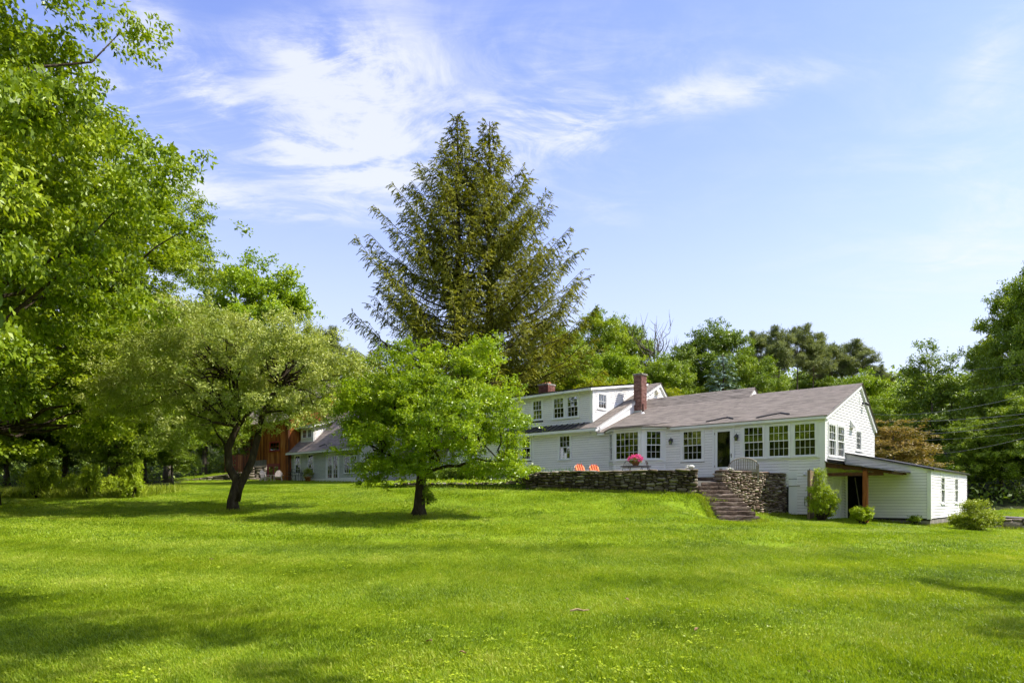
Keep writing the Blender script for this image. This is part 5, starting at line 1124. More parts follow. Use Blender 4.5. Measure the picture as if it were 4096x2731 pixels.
def apple_right():
    Y = 22.0; B = atD(964, 1188, Y); B.z = gz(B.x, B.y); p = lambda dx, dy, off=0.0: atD(dx, dy, Y + off) - B; u = Y * D2 / F_PX; lob = []
    for (dx, dy, rx, rz, off, ry) in ((990, 940, 160, 110, 0, 2.4), (880, 960, 110, 90, .1, 1.8), (1100, 970, 105, 90, .2, 1.9), (960, 860, 70, 70, .2, 1.2), (1090, 860, 62, 66, .1, 1.1), (830, 1010, 60, 60, -.3, 1.0), (1165, 1000, 55, 70, 0, 1.1), (985, 1040, 90, 40, -.8, 1.2), (1130, 1060, 80, 30, -.2, 1.0), (905, 1070, 80, 30, -.6, .9), (840, 1085, 60, 26, -.5, .7), (905, 880, 50, 60, .5, 1.0), (1180, 1070, 40, 20, .2, .6), (945, 815, 16, 26, .1, .3), (1060, 830, 30, 30, 0, .5), (1150, 915, 40, 45, .4, .8), (820, 930, 30, 40, .5, .7)):
        lob.append((tuple(p(dx, dy, off)), (rx * u, ry, rz * u)))
    cm, bigs = crown_mesh('crown', roughen(lob, 7, 5, .2, .42, .5), LEAF['apple'], 440, 9, 25, .38, .14, .082, .048, 33, droop=.1, flat=.5, up=.5, shell=3.0)
    o = empty('apple_tree', B); tag(o, 'bright green low-branched apple tree with single dark trunk on the lawn', 'tree', 'apple trees on the lawn')
    Geo().tube([p(962, 1200), p(963, 1165), p(966, 1120), p(968, 1090), p(972, 1040, .1), p(985, 980, .2), p(1000, 900, .3)], [.36, .19, .165, .15, .11, .08, .03], 10).build('trunk', M['bark'], o, True)
    b = Geo(); r = random.Random(6); hubs = [p(968, 1090), p(972, 1040, .1), p(985, 980, .2), p(995, 930, .25)]
    for q, rr in ((p(925, 1080, -.3), .07), (p(1010, 1060, -.2), .08), (p(1090, 1030, 0), .06), (p(880, 1040, -.2), .06), (p(1150, 1060, .1), .05), (p(905, 960, .3), .06), (p(1085, 900, .1), .06)): limb(b, hubs[0] if q.z < hubs[1].z else hubs[1], q, rr, .02, sag=.08, k=6, seed=int(q.x * 10), wob=.12); hubs.append(q)
    ids = list(range(len(bigs))); r.shuffle(ids)
    for k in ids[:90]:
        q = Vector(bigs[k]); s = min(hubs, key=lambda h: (h - q).length + r.uniform(0, .8)); limb(b, s, q, .03, .006, sag=.03, k=4, seed=k, wob=.2)
    stuff(b.build('branches', M['bark'], o, True)); stuff(link(bpy.data.objects.new('crown', cm), o))
    # suckers at the foot
apple_right()

# ------------------------------------------------------------------ the twin hemlocks
def hemlocks():
    Y = 50; k = Y * D2 / F_PX
    PR = ((0, .12), (2, .55), (4.6, 1.7), (8.5, 4.2), (11.5, 6.1), (13.7, 7.0), (16.8, 8.4), (22, 8.4), (26, 7.0))
    for dx, top, sd, off, lab, hm, rz in ((1052, 264, 5, 0, 'left and taller of two huge hemlocks towering behind the farmhouse', 1.0, .4), (1124, 279, 9, 1.2, 'right-hand of two huge hemlocks towering behind the farmhouse', 1.0, 2.6)):
        t = atD(dx, top, Y + off); z = gz(t.x, t.y); H = t.z - z
        pf = lambda f: float(np.interp(f * (H - 5.0), [q[0] for q in PR], [q[1] for q in PR]))
        me = conifer_meshes(sd, H, 9, 'hemlock', .42, 5.0, 190, 9, 45, nq=9, ql=.23, qw=.078, droop=.85, prof=pf, dens=1.75)
        put_tree('hemlock_tree', me, (t.x, t.y, z), 1.0, rz, lab, 'twin hemlocks')
hemlocks()

# ------------------------------------------------------------------ woods round the garden
def recolour(ms, leaf): return (ms[0], ms[1], ms[2], LEAF[leaf])
GIANT = tree_meshes(101, 21, .42, [((0, 0, 13), (6.4, 6.4, 7.0)), ((1.5, -1, 7.5), (6.0, 6.0, 3.6)), ((-1, 1.5, 17.5), (3.8, 3.8, 3.4)), ((0, 0, 5.0), (5.2, 5.2, 2.6))], 'ash', 240, 14, 44, .92, .34, .17, .095, first=.16, nlimb=60, droop=.35, flat=.30, shell=2.6)
GIANT2 = recolour(tree_meshes(117, 20, .38, [((0, 0, 12), (6.0, 6.0, 6.6)), ((-1.5, 1, 6.5), (5.6, 5.6, 3.4)), ((1, -1, 16.5), (3.6, 3.6, 3.2))], 'ash', 220, 14, 42, .90, .34, .17, .095, first=.16, nlimb=55, droop=.35, flat=.30, shell=2.6), 'mid')
ROUND = tree_meshes(131, 16, .3, [((0, 0, 9.6), (5.0, 5.0, 5.2)), ((2, 0, 7), (3.8, 3.8, 3.4)), ((-2, 1, 7.4), (3.8, 3.8, 3.6)), ((0.5, -1, 13), (2.8, 2.8, 2.6))], 'maple', 150, 10, 40, 1.0, .45, .24, .14, bark='bark_grey', nlimb=40, droop=.15, flat=.42, shell=3.0)
ROUND2 = tree_meshes(137, 16, .3, [((0, 0, 9.0), (4.4, 4.4, 5.4)), ((1.6, 1, 5.6), (4.0, 4.0, 3.2)), ((-1.8, -1, 6.0), (3.6, 3.6, 3.4)), ((-.6, .4, 13.2), (2.2, 2.2, 2.6))], 'dark', 150, 10, 40, .95, .45, .23, .13, bark='bark_grey', nlimb=40, droop=.25, flat=.40, shell=3.0)
SLIM = tree_meshes(141, 13, .16, [((0, 0, 7.5), (2.3, 2.3, 3.6)), ((.3, .2, 4.6), (2.6, 2.6, 2.2)), ((0, 0, 10.8), (1.3, 1.3, 2.0))], 'mid', 110, 8, 24, .65, .34, .2, .1, bark='bark_grey', nlimb=34, droop=.2, flat=.4, shell=2.2)
PINE = tree_meshes(151, 18, .20, roughen([((0, 0, 16.1), (1.9, 1.9, 1.9)), ((1.5, .5, 14.9), (1.5, 1.5, 1.1)), ((-1.6, .3, 14.4), (1.6, 1.6, 1.0)), ((.2, -.6, 13.0), (2.1, 2.1, .7))], 4, 8, .3, .5, .4), 'pine', 120, 8, 34, .42, .32, .34, .05, bark='bark_pine', first=.5, nlimb=50, droop=-.35, flat=.8, shell=2.4)
SPRUCE = conifer_meshes(161, 9, 2.3, 'spruce', .14, .6, 90, -4, 30, nq=6, ql=.26, qw=.11, droop=.2)
FIR = conifer_meshes(167, 17, 4.2, 'hemlock', .25, 1.5, 120, -2, 34, nq=6, ql=.40, qw=.14, droop=.4)
RD = {k: recolour(ROUND, k) for k in ('ash', 'dark', 'mid', 'lime')}; RD['maple'] = ROUND
R2 = {k: recolour(ROUND2, k) for k in ('ash', 'mid', 'maple', 'lime')}; R2['dark'] = ROUND2
def wood(name, ms, H0, dx, top, Y, label, group, wide=1.0, rz=None, sink=0.0):
    t = atD(dx, top, Y); z = gz(t.x, t.y) - sink; s = (t.z - z) / H0
    put_tree(name, ms, (t.x, t.y, z), (s * wide, s * wide, s), random.uniform(0, 6.28) if rz is None else rz, label, group)
GL_, GR_, GB_ = 'tall trees along the left edge', 'trees on the right-hand hillside', 'trees behind the farmhouse'
put_tree('ash_tree', GIANT, (-17.6, 18.0, gz(-17.6, 18.0)), (1.05, 1.05, 1.15), .6, 'nearest huge leafy tree reaching out of the top left corner', GL_)
put_tree('ash_tree', GIANT, (-21.0, 27.0, gz(-21.0, 27)), (1.22, 1.22, .86), 2.4, 'big leafy tree right behind the nearest one at the left', GL_)
put_tree('ash_tree', GIANT, (-22.6, 39.0, gz(-22.6, 39)), (.92, .92, .90), 5.2, 'tall sunlit tree between the left-hand giants and the grey-green apple tree', GL_)
put_tree('maple_tree', GIANT2, (-29.5, 38.0, gz(-29.5, 38)), (1.15, 1.15, .95), 1.0, 'broad green tree behind the weedy shrub patch at the left', GL_)
put_tree('maple_tree', GIANT2, (-27.5, 20.5, gz(-27.5, 20.5)), (1.15, 1.15, 1.15), 4.0, 'dark tree filling the far left edge of the picture', GL_)
wood('maple_tree', R2['mid'], 16, 300, 690, 44, 'mid-green tree above the gap left of the grey-green apple tree', GL_, 1.25)
wood('maple_tree', RD['ash'], 16, 385, 700, 52, 'yellowish tree peeping over the left shoulder of the grey-green apple tree', GL_, 1.2)
wood('maple_tree', R2['dark'], 16, 330, 800, 50, 'dark tree in the shade behind the grey-green apple tree', GL_, 1.2)
wood('young_tree', SLIM, 13, 250, 930, 38, 'small light-leaved sapling left of the grey-green apple tree', GL_, 1.5)
wood('young_tree', SLIM, 13, 395, 960, 48, 'sapling under the left side of the grey-green apple tree', GL_, 1.6)
wood('maple_tree', R2['dark'], 16, 150, 820, 42, 'dark tree in the deep shade behind the shrubs at the left', GL_, 1.3)
wood('maple_tree', R2['dark'], 16, 15, 840, 40, 'dark tree closing the gap at the far left edge behind the lawn', GL_, 1.2)
wood('maple_tree', R2['mid'], 16, 470, 840, 60, 'green tree left of the barn behind the grey-green apple tree', GL_, 1.2)
wood('maple_tree', RD['maple'], 16, 570, 586, 76, 'tall rounded yellow-green maple rising behind the barn', GB_, 1.04, rz=.8)
wood('maple_tree', RD['ash'], 16, 470, 700, 72, 'lower maple at the left foot of the tall yellow-green one', GB_, 1.1)
wood('maple_tree', R2['mid'], 16, 690, 760, 78, 'green tree at the right foot of the tall yellow-green maple', GB_, 1.1)
wood('pine_tree', PINE, 18, 745, 765, 70, 'small dark pine between the maple and the hemlocks', GB_, 1.2)
wood('fir_tree', FIR, 17, 860, 800, 62, 'dark fir under the left boughs of the hemlocks', GB_, 1.1)
wood('maple_tree', R2['dark'], 16, 930, 850, 60, 'dark tree under the middle of the hemlocks', GB_, 1.2)
wood('maple_tree', R2['mid'], 16, 1140, 830, 66, 'green tree showing between the hemlock trunks and the dormer roof', GB_, 1.3)
wood('fir_tree', FIR, 17, 1245, 740, 60, 'olive fir filling the gap right of the hemlocks', GB_, 1.35)
wood('maple_tree', R2['mid'], 16, 1300, 742, 72, 'green tree behind the right boughs of the hemlocks', GB_, 1.0)
wood('maple_tree', R2['ash'], 16, 1385, 705, 76, 'tall green tree just right of the hemlocks with open crown', GB_, .9)
wood('maple_tree', R2['mid'], 16, 1452, 735, 78, 'round-headed green tree left of the bare tree', GB_, .85)
wood('maple_tree', RD['maple'], 16, 1400, 790, 64, 'light yellow-green tree above the brick chimney', GB_, .95)
wood('maple_tree', RD['ash'], 16, 1300, 820, 58, 'leafy tree above the dormer roof', GB_, 1.2)
wood('maple_tree', RD['mid'], 16, 1520, 815, 66, 'soft green tree right of the brick chimney', GB_, 1.05)
wood('maple_tree', R2['dark'], 16, 1190, 880, 56, 'shaded tree over the small rear chimney', GB_, 1.2)
for dx, Y, lab in ((1375, 52, 'bright lime shrub-like tree left of the brick chimney top'), (1440, 51, 'bright lime tree directly behind the brick chimney'), (1535, 52, 'bright lime foliage at the right of the small white gable')): wood('locust_tree', R2['lime'], 16, dx, 868 if dx < 1500 else 884, Y, lab, GB_, 1.25)
wood('maple_tree', RD['dark'], 16, 1642, 733, 72, 'large round dark-green maple above the long roof', GB_, 1.0, rz=2.0)
wood('maple_tree', R2['dark'], 16, 1570, 790, 70, 'dark tree between the bare tree and the round maple', GB_, 1.0)
wood('maple_tree', RD['mid'], 16, 1725, 800, 66, 'green tree at the right foot of the round maple', GB_, .9)
wood('blue_spruce', SPRUCE, 9, 1662, 815, 56, 'small blue-grey spruce above the middle of the long roof', GB_, 1.0)
for dx, top, Y, w, lab in ((1748, 768, 74, 1.0, 'leftmost of the tall pines with bare trunks above the roof'), (1790, 762, 70, 1.05, 'second pine from the left with bare pale trunk'), (1832, 756, 72, 1.05, 'tallest bare-trunked pine above the right roof ridge'), (1868, 772, 74, 1.1, 'pine with leaning trunk left of the gable peak'), (1910, 792, 80, 1.25, 'broad pine just behind the gable peak'), (1962, 792, 82, 1.6, 'wide sloping pine right of the gable peak'), (2015, 845, 86, 1.3, 'low pine at the right end of the pine row')): wood('pine_tree', PINE, 18, dx, top, Y, lab, GB_, w)
for dx, top, Y, w, lab in ((1770, 850, 82, 1.3, 'shaded tree behind the pine trunks on the left'), (1850, 850, 84, 1.3, 'shaded tree behind the pine trunks on the right'), (1915, 860, 70, 1.0, 'shaded tree left of the gable peak')): wood('maple_tree', R2['dark'], 16, dx, top, Y, lab, GB_, w)
wood('maple_tree', RD['maple'], 16, 1985, 846, 58, 'yellow-green maple rising right behind the gable peak', GR_, .85)
wood('maple_tree', RD['maple'], 16, 2060, 890, 62, 'yellow-green tree right of the gable under the wires', GR_, 1.0)
wood('maple_tree', R2['mid'], 16, 2010, 930, 52, 'green tree directly right of the gable wall', GR_, 1.0)
wood('young_tree', recolour(SLIM, 'dark'), 13, 2140, 776, 50, 'slender tree standing alone against the sky at the right', GR_, 1.25)
wood('maple_tree', R2['mid'], 16, 2100, 905, 66, 'green tree behind the slender lone tree', GR_, 1.2)
wood('maple_tree', R2['dark'], 16, 2185, 870, 64, 'dark tree right of the slender lone tree', GR_, 1.2)
wood('fir_tree', FIR, 17, 2290, 700, 58, 'dark fir below the top of the right-hand woods', GR_, .7)
wood('maple_tree', R2['mid'], 16, 2335, 640, 54, 'tall dark tree at the right edge against the sky', GR_, .72)
wood('maple_tree', R2['mid'], 16, 2395, 560, 50, 'tallest tree reaching up at the right edge of the picture', GR_, .62)
wood('maple_tree', R2['mid'], 16, 2260, 770, 60, 'green tree stepping down from the tall right-hand woods', GR_, .62)
wood('maple_tree', R2['mid'], 16, 2220, 955, 46, 'leafy mid-green tree behind the annex roof', GR_, 1.25)
wood('maple_tree', R2['mid'], 16, 2300, 930, 47, 'shaded tree above the road at the right', GR_, 1.3)
wood('maple_tree', R2['mid'], 16, 2385, 880, 44, 'leafy tree overhanging the road at the right edge', GR_, 1.2)
wood('maple_tree', R2['dark'], 16, 2130, 990, 50, 'shaded tree behind the bronze-leaved bush', GR_, 1.3)
wood('maple_tree', recolour(SLIM, 'bronze'), 13, 2052, 955, 41, 'bronze-leaved bushy maple behind the annex', GR_, 2.3)
# a leafless tree
def bare_tree():
    Y = 74; t = atD(1503, 738, Y); z = gz(t.x, t.y); o = empty('bare_tree', (t.x, t.y, z)); tag(o, 'leafless dead tree with many fine upright twigs', 'tree', GB_)
    H = t.z - z; r = random.Random(3); Geo().tube([(0, 0, -.3), (.1, 0, H * .3), (0, .1, H * .55), (.1, 0, H * .99)], [.22, .17, .11, .02], 7).build('trunk', M['bark_grey'], o, True); g = Geo()
    for k in range(26):
        z0 = r.uniform(.35, .75) * H; az = r.uniform(0, 6.28); L = r.uniform(2, 4.2); e = Vector((math.cos(az) * L * .75, math.sin(az) * L * .75, min(H * .97, z0 + L * 1.5))); s = Vector((.05, .03, z0)); limb(g, s, e, .07, .012, sag=-.1, k=4, seed=k, wob=.2)
        for q in range(6):
            tt = r.uniform(.3, 1); p = s.lerp(e, tt); limb(g, p, p + Vector((r.gauss(0, .5), r.gauss(0, .5), r.uniform(.5, 1.6))), .022, .008, sag=-.05, k=3, seed=q + 9 * k, n=4)
    stuff(g.build('branches', M['bark_grey'], o, True))
bare_tree()
# trees standing just outside the frame, whose shade falls on the near lawn and whose leaves show in the panes
HIGH = tree_meshes(191, 20, .4, [((0, 0, 15.5), (6.0, 6.0, 3.8)), ((1.5, 1, 18), (4.0, 4.0, 3.0))], 'ash', 150, 10, 22, 1.0, .42, .2, .11, first=.5, nlimb=30, droop=.3, flat=.4)
put_tree('ash_tree', HIGH, (4.6, 3.6, -.1), 1.0, .3, 'tree beside the camera whose shade falls on the lower left lawn', 'trees round the viewer')
put_tree('ash_tree', GIANT, (22.5, 7.0, gz(22.5, 7)), (.85, .85, .95), 3.0, 'tree right of the view whose shade falls on the lower right lawn', 'trees round the viewer')
for x, y, m, s, lab in ((-24, 6, GIANT, 1.0, 'tree left of the view reflected in the window panes'), (-23, -8, GIANT2, 1.1, 'tree behind the viewer to the left'), (-33, 12, GIANT2, 1.2, 'tree deep in the wood left of the view'), (-34, -4, GIANT, 1.1, 'tree deep in the wood behind the viewer'), (7, -17, GIANT2, 1.1, 'tree straight behind the viewer'), (21, -15, GIANT, 1.1, 'tree behind the viewer to the right'), (34, -3, GIANT2, 1.2, 'tree far out to the right of the view'), (-9, -18, GIANT, 1.1, 'tree behind the viewer slightly left')): put_tree('ash_tree', m, (x, y, gz(x, y)), s, x * .7, lab, 'trees round the viewer')
# far wooded slopes that read as one mass
def far_wood():
    r = np.random.default_rng(77); n = 5200; x = r.uniform(-120, 150, n); y = r.uniform(84, 150, n); h = r.random(n) ** .6 * 11 * np.where(x > 20, .8, 1.0)
    P = np.stack([x, y, GZ(x, y) + h], 1); P[:, 2] = np.minimum(P[:, 2], EYE + P[:, 1] * np.where(P[:, 0] > .42 * P[:, 1], .165, .19)); k = 24
    C = np.repeat(P, k, 0) + r.normal(size=(n * k, 3)) * np.array([1.5, 1.5, 1.0]); D = r.normal(size=(n * k, 3)); Nn = np.array([0, -.4, .7]) + r.normal(size=(n * k, 3)) * .5
    me = leaves('distant_wood', C, D, Nn, .6, .38, LEAF['mid'], np.repeat(r.random(n), k), seed=5); o = stuff(link(bpy.data.objects.new('distant_wood', me))); o['label'] = 'far wooded slope behind the trees'; o['category'] = 'wood'
    n = 1500; x = np.r_[r.uniform(-60, -26, n // 2), r.uniform(24, 75, n - n // 2)]; y = np.r_[r.uniform(30, 82, n // 2), r.uniform(42, 84, n - n // 2)]; ok = ~in_poly(x, y, GUEST_FOOT) & ((x > 0) | (x < -26 - .0 * y)) & ((x > 0) | in_poly(x, y, WOODS[0])); x = x[ok]; y = y[ok]; k = 40
    P = np.stack([x, y, GZ(x, y) + .35], 1); C = np.repeat(P, k, 0) + r.normal(size=(len(x) * k, 3)) * np.array([.9, .9, .45]); D = r.normal(size=C.shape) + np.array([0, 0, .5]); Nn = np.array([0, -.3, .8]) + r.normal(size=C.shape) * .5
    me = leaves('undergrowth', C, D, Nn, .30, .16, LEAF['dark'], np.repeat(r.random(len(x)), k), seed=6); o = stuff(link(bpy.data.objects.new('undergrowth', me))); o['label'] = 'low green undergrowth under the woodland trees'; o['category'] = 'undergrowth'
far_wood()

# ------------------------------------------------------------------ shrubs and garden plants
def bush(name, label, loc, lobes, leaf, nbig, nsub, nleaf, R1, R2, ln, wd, seed, group=None, stems=10, h=.5, cat='shrub', **kw):
    o = empty(name, loc); tag(o, label, cat, group); cm, bigs = crown_mesh('foliage', lobes, LEAF[leaf], nbig, nsub, nleaf, R1, R2, ln, wd, seed, **kw)
    stuff(link(bpy.data.objects.new('foliage', cm), o)); g = Geo(); r = random.Random(seed)
    for k in r.sample(range(len(bigs)), min(stems, len(bigs))): q = Vector(bigs[k]); limb(g, (q.x * .15, q.y * .15, -.1), q, .022 * (1 + h), .005, sag=.04, k=4, seed=k, wob=.15)
    stuff(g.build('stems', M['bark'], o, True)); return o
def shrubs():
    w = lambda x, y: (*hw(x, y)[:2], gz(*hw(x, y)[:2]))
    B = w(.2, -1.02); B = (B[0], B[1], B[2])
    vb = bush('climbing_vine', 'bright green climbing vine covering the wooden screen fence', B, [((-.05, 0, 1.25), (.32, .3, .85)), ((.1, 0, .75), (.6, .4, .45)), ((.3, .05, 1.0), (.45, .35, .4)), ((-.12, 0, 1.95), (.18, .15, .3)), ((-.3, 0, .9), (.3, .3, .4)), ((-.35, -.05, 1.3), (.25, .2, .15))], 'vine', 95, 7, 17, .2, .11, .075, .035, 51, stems=22, droop=.25, flat=.7); vb.scale = (.78, .78, .90)
    p = at(3453, 2090, 26.6); p.z = gz(p.x, p.y)
    vb = bush('round_shrub', 'small rounded glossy green shrub at the foot of the porch post', p, [((0, 0, .35), (.44, .4, .33)), ((-.25, 0, .55), (.2, .2, .2)), ((.05, 0, .6), (.25, .25, .15))], 'vine', 60, 6, 12, .16, .09, .085, .06, 53, droop=.1, up=.8); vb.scale = (.74, .74, .85)
    p = Vector((18.55, 27.5, gz(18.55, 27.5)))
    vb = bush('sprawling_shrub', 'tall sprawling yellow-green shrub at the right corner of the annex', p, [((0, 0, .6), (1.0, .8, .6)), ((.55, .1, .55), (.7, .6, .5)), ((.2, 0, 1.2), (.5, .5, .45)), ((-.6, 0, .4), (.5, .5, .4)), ((1.1, 0, .5), (.4, .4, .35))], 'weed', 120, 7, 16, .3, .16, .10, .055, 55, stems=40, droop=.05, up=.6, shell=2.2); vb.scale = (.70, .70, .74)
    p = at(3660, 2092, 28.2); p.z = gz(p.x, p.y); bush('weed_clump', 'small weed clump against the annex foundation blocks', p, [((0, 0, .18), (.2, .15, .2))], 'mid', 14, 5, 10, .1, .07, .07, .04, 57)
    p = at(3290, 2075, 27.9); p.z = gz(p.x, p.y); bush('weed_clump', 'weeds at the corner of the farmhouse below the vine', p, [((0, 0, .15), (.35, .2, .16))], 'mid', 20, 5, 10, .1, .07, .07, .04, 58)
    for (dx, base, Y, sc, lab, sd) in ((85, 1143, 31.5, .95, 'leftmost wild shrub in the weedy patch at the left lawn edge', 61), (160, 1132, 33.5, .5, 'pale weeds left of the middle wild shrub', 62), (208, 1138, 31.5, .85, 'middle wild shrub in the weedy patch at the left', 63), (256, 1138, 32.5, .5, 'low pale-leaved weeds between the two right-hand wild shrubs', 64), (302, 1138, 31.2, .92, 'rightmost wild shrub with arching twigs in the weedy patch', 65), (118, 1138, 32, .72, 'tangled wild shrub second from the left in the weedy patch', 66)):
        p = atD(dx, base, Y); p.z = gz(p.x, p.y) - .03
        bush('wild_shrub', lab, p, [((0, 0, .55 * sc), (.75 * sc, .7, .55 * sc)), ((.35 * sc, 0, 1.0 * sc), (.45 * sc, .45, .4 * sc)), ((-.4 * sc, .1, .8 * sc), (.4 * sc, .4, .4 * sc))], 'vine', 70, 6, 16, .2, .13, .10, .045, sd, 'wild shrubs at the left lawn edge', stems=24, shell=2.1).scale = (.62, .7, 1.3)
    # meadow weeds round the shrubs
    r = np.random.default_rng(5); n = 2600; x = r.uniform(-25.5, -17.0, n); y = r.uniform(31.2, 35.5, n); k = 5
    C = np.repeat(np.stack([x, y, GZ(x, y)], 1), k, 0) + r.normal(size=(n * k, 3)) * np.array([.06, .06, 0]); D = r.normal(size=(n * k, 3)) * .35 + np.array([0, 0, 1]); Nn = r.normal(size=(n * k, 3))
    me = leaves('meadow_weeds', C, D, Nn, .42, .035, LEAF['weed'], r.random(n * k), seed=3); o = stuff(link(bpy.data.objects.new('meadow_weeds', me))); o['label'] = 'uncut tall weeds and grasses between the wild shrubs'; o['category'] = 'weeds'
    # planting bed ground cover
    n = 5200; x = r.uniform(-9, 1.3, n); y = r.uniform(28, 43.5, n); ok = in_poly(x, y, BED) & (y < 36); x = x[ok]; y = y[ok]; k = 7
    P = np.stack([x, y, np.full(len(x), 2.12) + .03], 1); C = np.repeat(P, k, 0) + r.normal(size=(len(x) * k, 3)) * np.array([.13, .13, .06]) + np.array([0, 0, .06]); D = r.normal(size=C.shape) + np.array([0, 0, .6]); Nn = r.normal(size=C.shape) * .6 + np.array([0, 0, 1])
    me = leaves('ground_cover', C, D, Nn, .11, .07, LEAF['apple'], np.repeat(r.random(len(x)), k), seed=4); o = stuff(link(bpy.data.objects.new('ground_cover', me))); o['label'] = 'leafy green ground cover in the bed above the low wall'; o['category'] = 'ground cover'
    for (px, py, Y, s, leaf, lab, sd) in ((1905, 1890, 33, 1.0, 'mid', 'green shrub in the bed directly behind the bright apple tree', 71), (2010, 1890, 32, 1.1, 'dark', 'white-flowering shrub under the farmhouse window left of the terrace', 72), (1830, 1888, 34, .9, 'dark', 'dark shrub in the bed left of the flowering one', 73), (2090, 1895, 31.5, .8, 'apple', 'light green shrub at the left end of the terrace wall', 74), (1740, 1890, 36, .8, 'mid', 'shrub in the bed near the white post', 75)):
        p = at(px, 1915, Y); p.z = 2.12; b = bush('garden_shrub', lab, p, [((0, 0, .5 * s), (.8 * s, .7 * s, .55 * s)), ((.4 * s, 0, .8 * s), (.45 * s, .4 * s, .35 * s)), ((-.4 * s, 0, .7 * s), (.4 * s, .4 * s, .35 * s))], leaf, 70, 7, 13, .25, .13, .09, .055, sd, 'shrubs in the planting bed')
        if sd == 72:
            n = 60; q = r.normal(size=(n, 3)) * np.array([.45, .2, .22]) + np.array([.1, -.6, .55]); k = 6
            C = np.repeat(q, k, 0) + r.normal(size=(n * k, 3)) * .03; me = leaves('blossom', C, r.normal(size=C.shape), r.normal(size=C.shape) + np.array([0, -1, .5]), .06, .05, LEAF['white_petal'], r.random(n * k)); stuff(link(bpy.data.objects.new('blossom', me), b))
    # day lilies along the house behind the wall
    for i, (px, Y) in enumerate(((2168, 34.5), (2200, 34.3), (2238, 34.0), (2272, 33.8), (2300, 33.2))):
        p = at(px, 1890, Y); o = empty('day_lily', (p.x, p.y, PATIO_Z)); tag(o, ('leftmost', 'second', 'middle', 'fourth', 'rightmost')[i] + ' clump of strap-leaved day lilies behind the terrace wall', 'plant', 'day lilies on the terrace'); n = 110; C = r.normal(size=(n, 3)) * np.array([.10, .08, 0]); D = r.normal(size=(n, 3)) * .5 + np.array([0, 0, 1.0])
        me = leaves('foliage', C, D, r.normal(size=(n, 3)), .80, .035, LEAF['iris'], r.random(n), seed=i); stuff(link(bpy.data.objects.new('foliage', me), o))
    p = at(2310, 1850, 33.0); Geo().tube([(p.x, p.y, 2.2), (p.x + .05, p.y, 2.9), (p.x + .16, p.y, 3.35)], .006, 4).build('flower_stalk', LEAF['iris']); tag(bpy.data.objects['flower_stalk'], 'single thin stalk behind the left orange chair', 'plant')
    # suckers by the apple trunk
    p = atD(984, 1150, 21.85); bush('sucker_shoot', 'leafy sucker shoots beside the bright apple tree trunk', p, [((0, 0, .12), (.13, .12, .14)), ((-.03, 0, .32), (.09, .09, .14))], 'mid', 14, 5, 9, .1, .07, .07, .04, 81, stems=4)
shrubs()

def edge_grass():
    r = np.random.default_rng(12); P = []
    def line(pts, d, spread):
        for (x0, y0), (x1, y1) in zip(pts, pts[1:]):
            n = int(math.hypot(x1 - x0, y1 - y0) * d); t = r.random(n); P.extend(zip(x0 + (x1 - x0) * t + r.normal(0, spread, n), y0 + (y1 - y0) * t + r.normal(0, spread, n)))
    def ring(cx, cy, rad, n):
        a = r.uniform(0, 6.28, n); q = rad * (1 + .5 * np.abs(r.normal(size=n))); P.extend(zip(cx + q * np.cos(a), cy + q * np.sin(a)))
    line([(1.0, 27.92), (7.0, 25.93)], 130, .035); line([(-5.4, 31.4), (.5, 28.5)], 90, .04); line([(8.75, 26.95), (11.85, 29.3)], 90, .04); line([(6.98, 25.9), (7.08, 23.5)], 220, .06); line([(7.2, 23.3), (8.75, 23.25)], 110, .04); line([(8.78, 23.3), (8.5, 26.3)], 80, .05)
    line([tuple(hw(-1.4, -.06)[:2]), tuple(hw(-.02, -.06)[:2])], 90, .05); line([tuple(hw(1.0, 2.6)[:2]), tuple(hw(3.36, 2.6)[:2]), tuple(hw(3.38, 10)[:2])], 90, .05); line([(-27, 55.3), (-20.6, 57)], 40, .06); line([tuple(hw(0, -.1, 0, GC)[:2]), tuple(hw(10, -.1, 0, GC)[:2])], 40, .06); line([(20.6, 30.1), (27, 28.5)], 60, .06)
    b = atD(537, 1176, 25.5); ring(b.x, b.y, .30, 260); b = atD(964, 1188, 22.0); ring(b.x, b.y, .24, 240)
    P = np.array(P); n = len(P); k = 3; C = np.repeat(np.c_[P, GZ(P[:, 0], P[:, 1])], k, 0) + r.normal(size=(n * k, 3)) * np.array([.03, .03, 0]); D = r.normal(size=(n * k, 3)) * .4 + np.array([0, 0, 1])
    me = leaves('edge_grass', C, D, r.normal(size=(n * k, 3)), .15, .014, LEAF['weed'], r.random(n * k), seed=8); o = stuff(link(bpy.data.objects.new('edge_grass', me))); o['label'] = 'uncut longer grass along the foot of walls, steps and trunks'; o['category'] = 'grass'
    # clover and broad-leaved weeds in the near lawn
    n = 2600; y = 5.2 + 17 * r.random(n) ** 1.6; x = r.uniform(-.76, .76, n) * y; c = np.sin(x * 1.3 + 1.0) * np.cos(y * 1.1) + np.sin(x * .5 - y * .7); ok = c > .35; x, y = x[ok], y[ok]; n = len(x); k = 6
    C = np.repeat(np.stack([x, y, GZ(x, y) + .028], 1), k, 0) + r.normal(size=(n * k, 3)) * np.array([.03, .03, .006]); D = r.normal(size=(n * k, 3)) * np.array([1, 1, .15]) + np.array([0, 0, .2]); Nn = r.normal(size=(n * k, 3)) * .3 + np.array([0, 0, 1])
    me = leaves('lawn_clover', C, D, Nn, .034, .026, LEAF['vine'], np.repeat(r.random(n), k), seed=9); o = stuff(link(bpy.data.objects.new('lawn_clover', me))); o['label'] = 'patches of clover and broad-leaved weeds in the near lawn'; o['category'] = 'clover'
edge_grass()

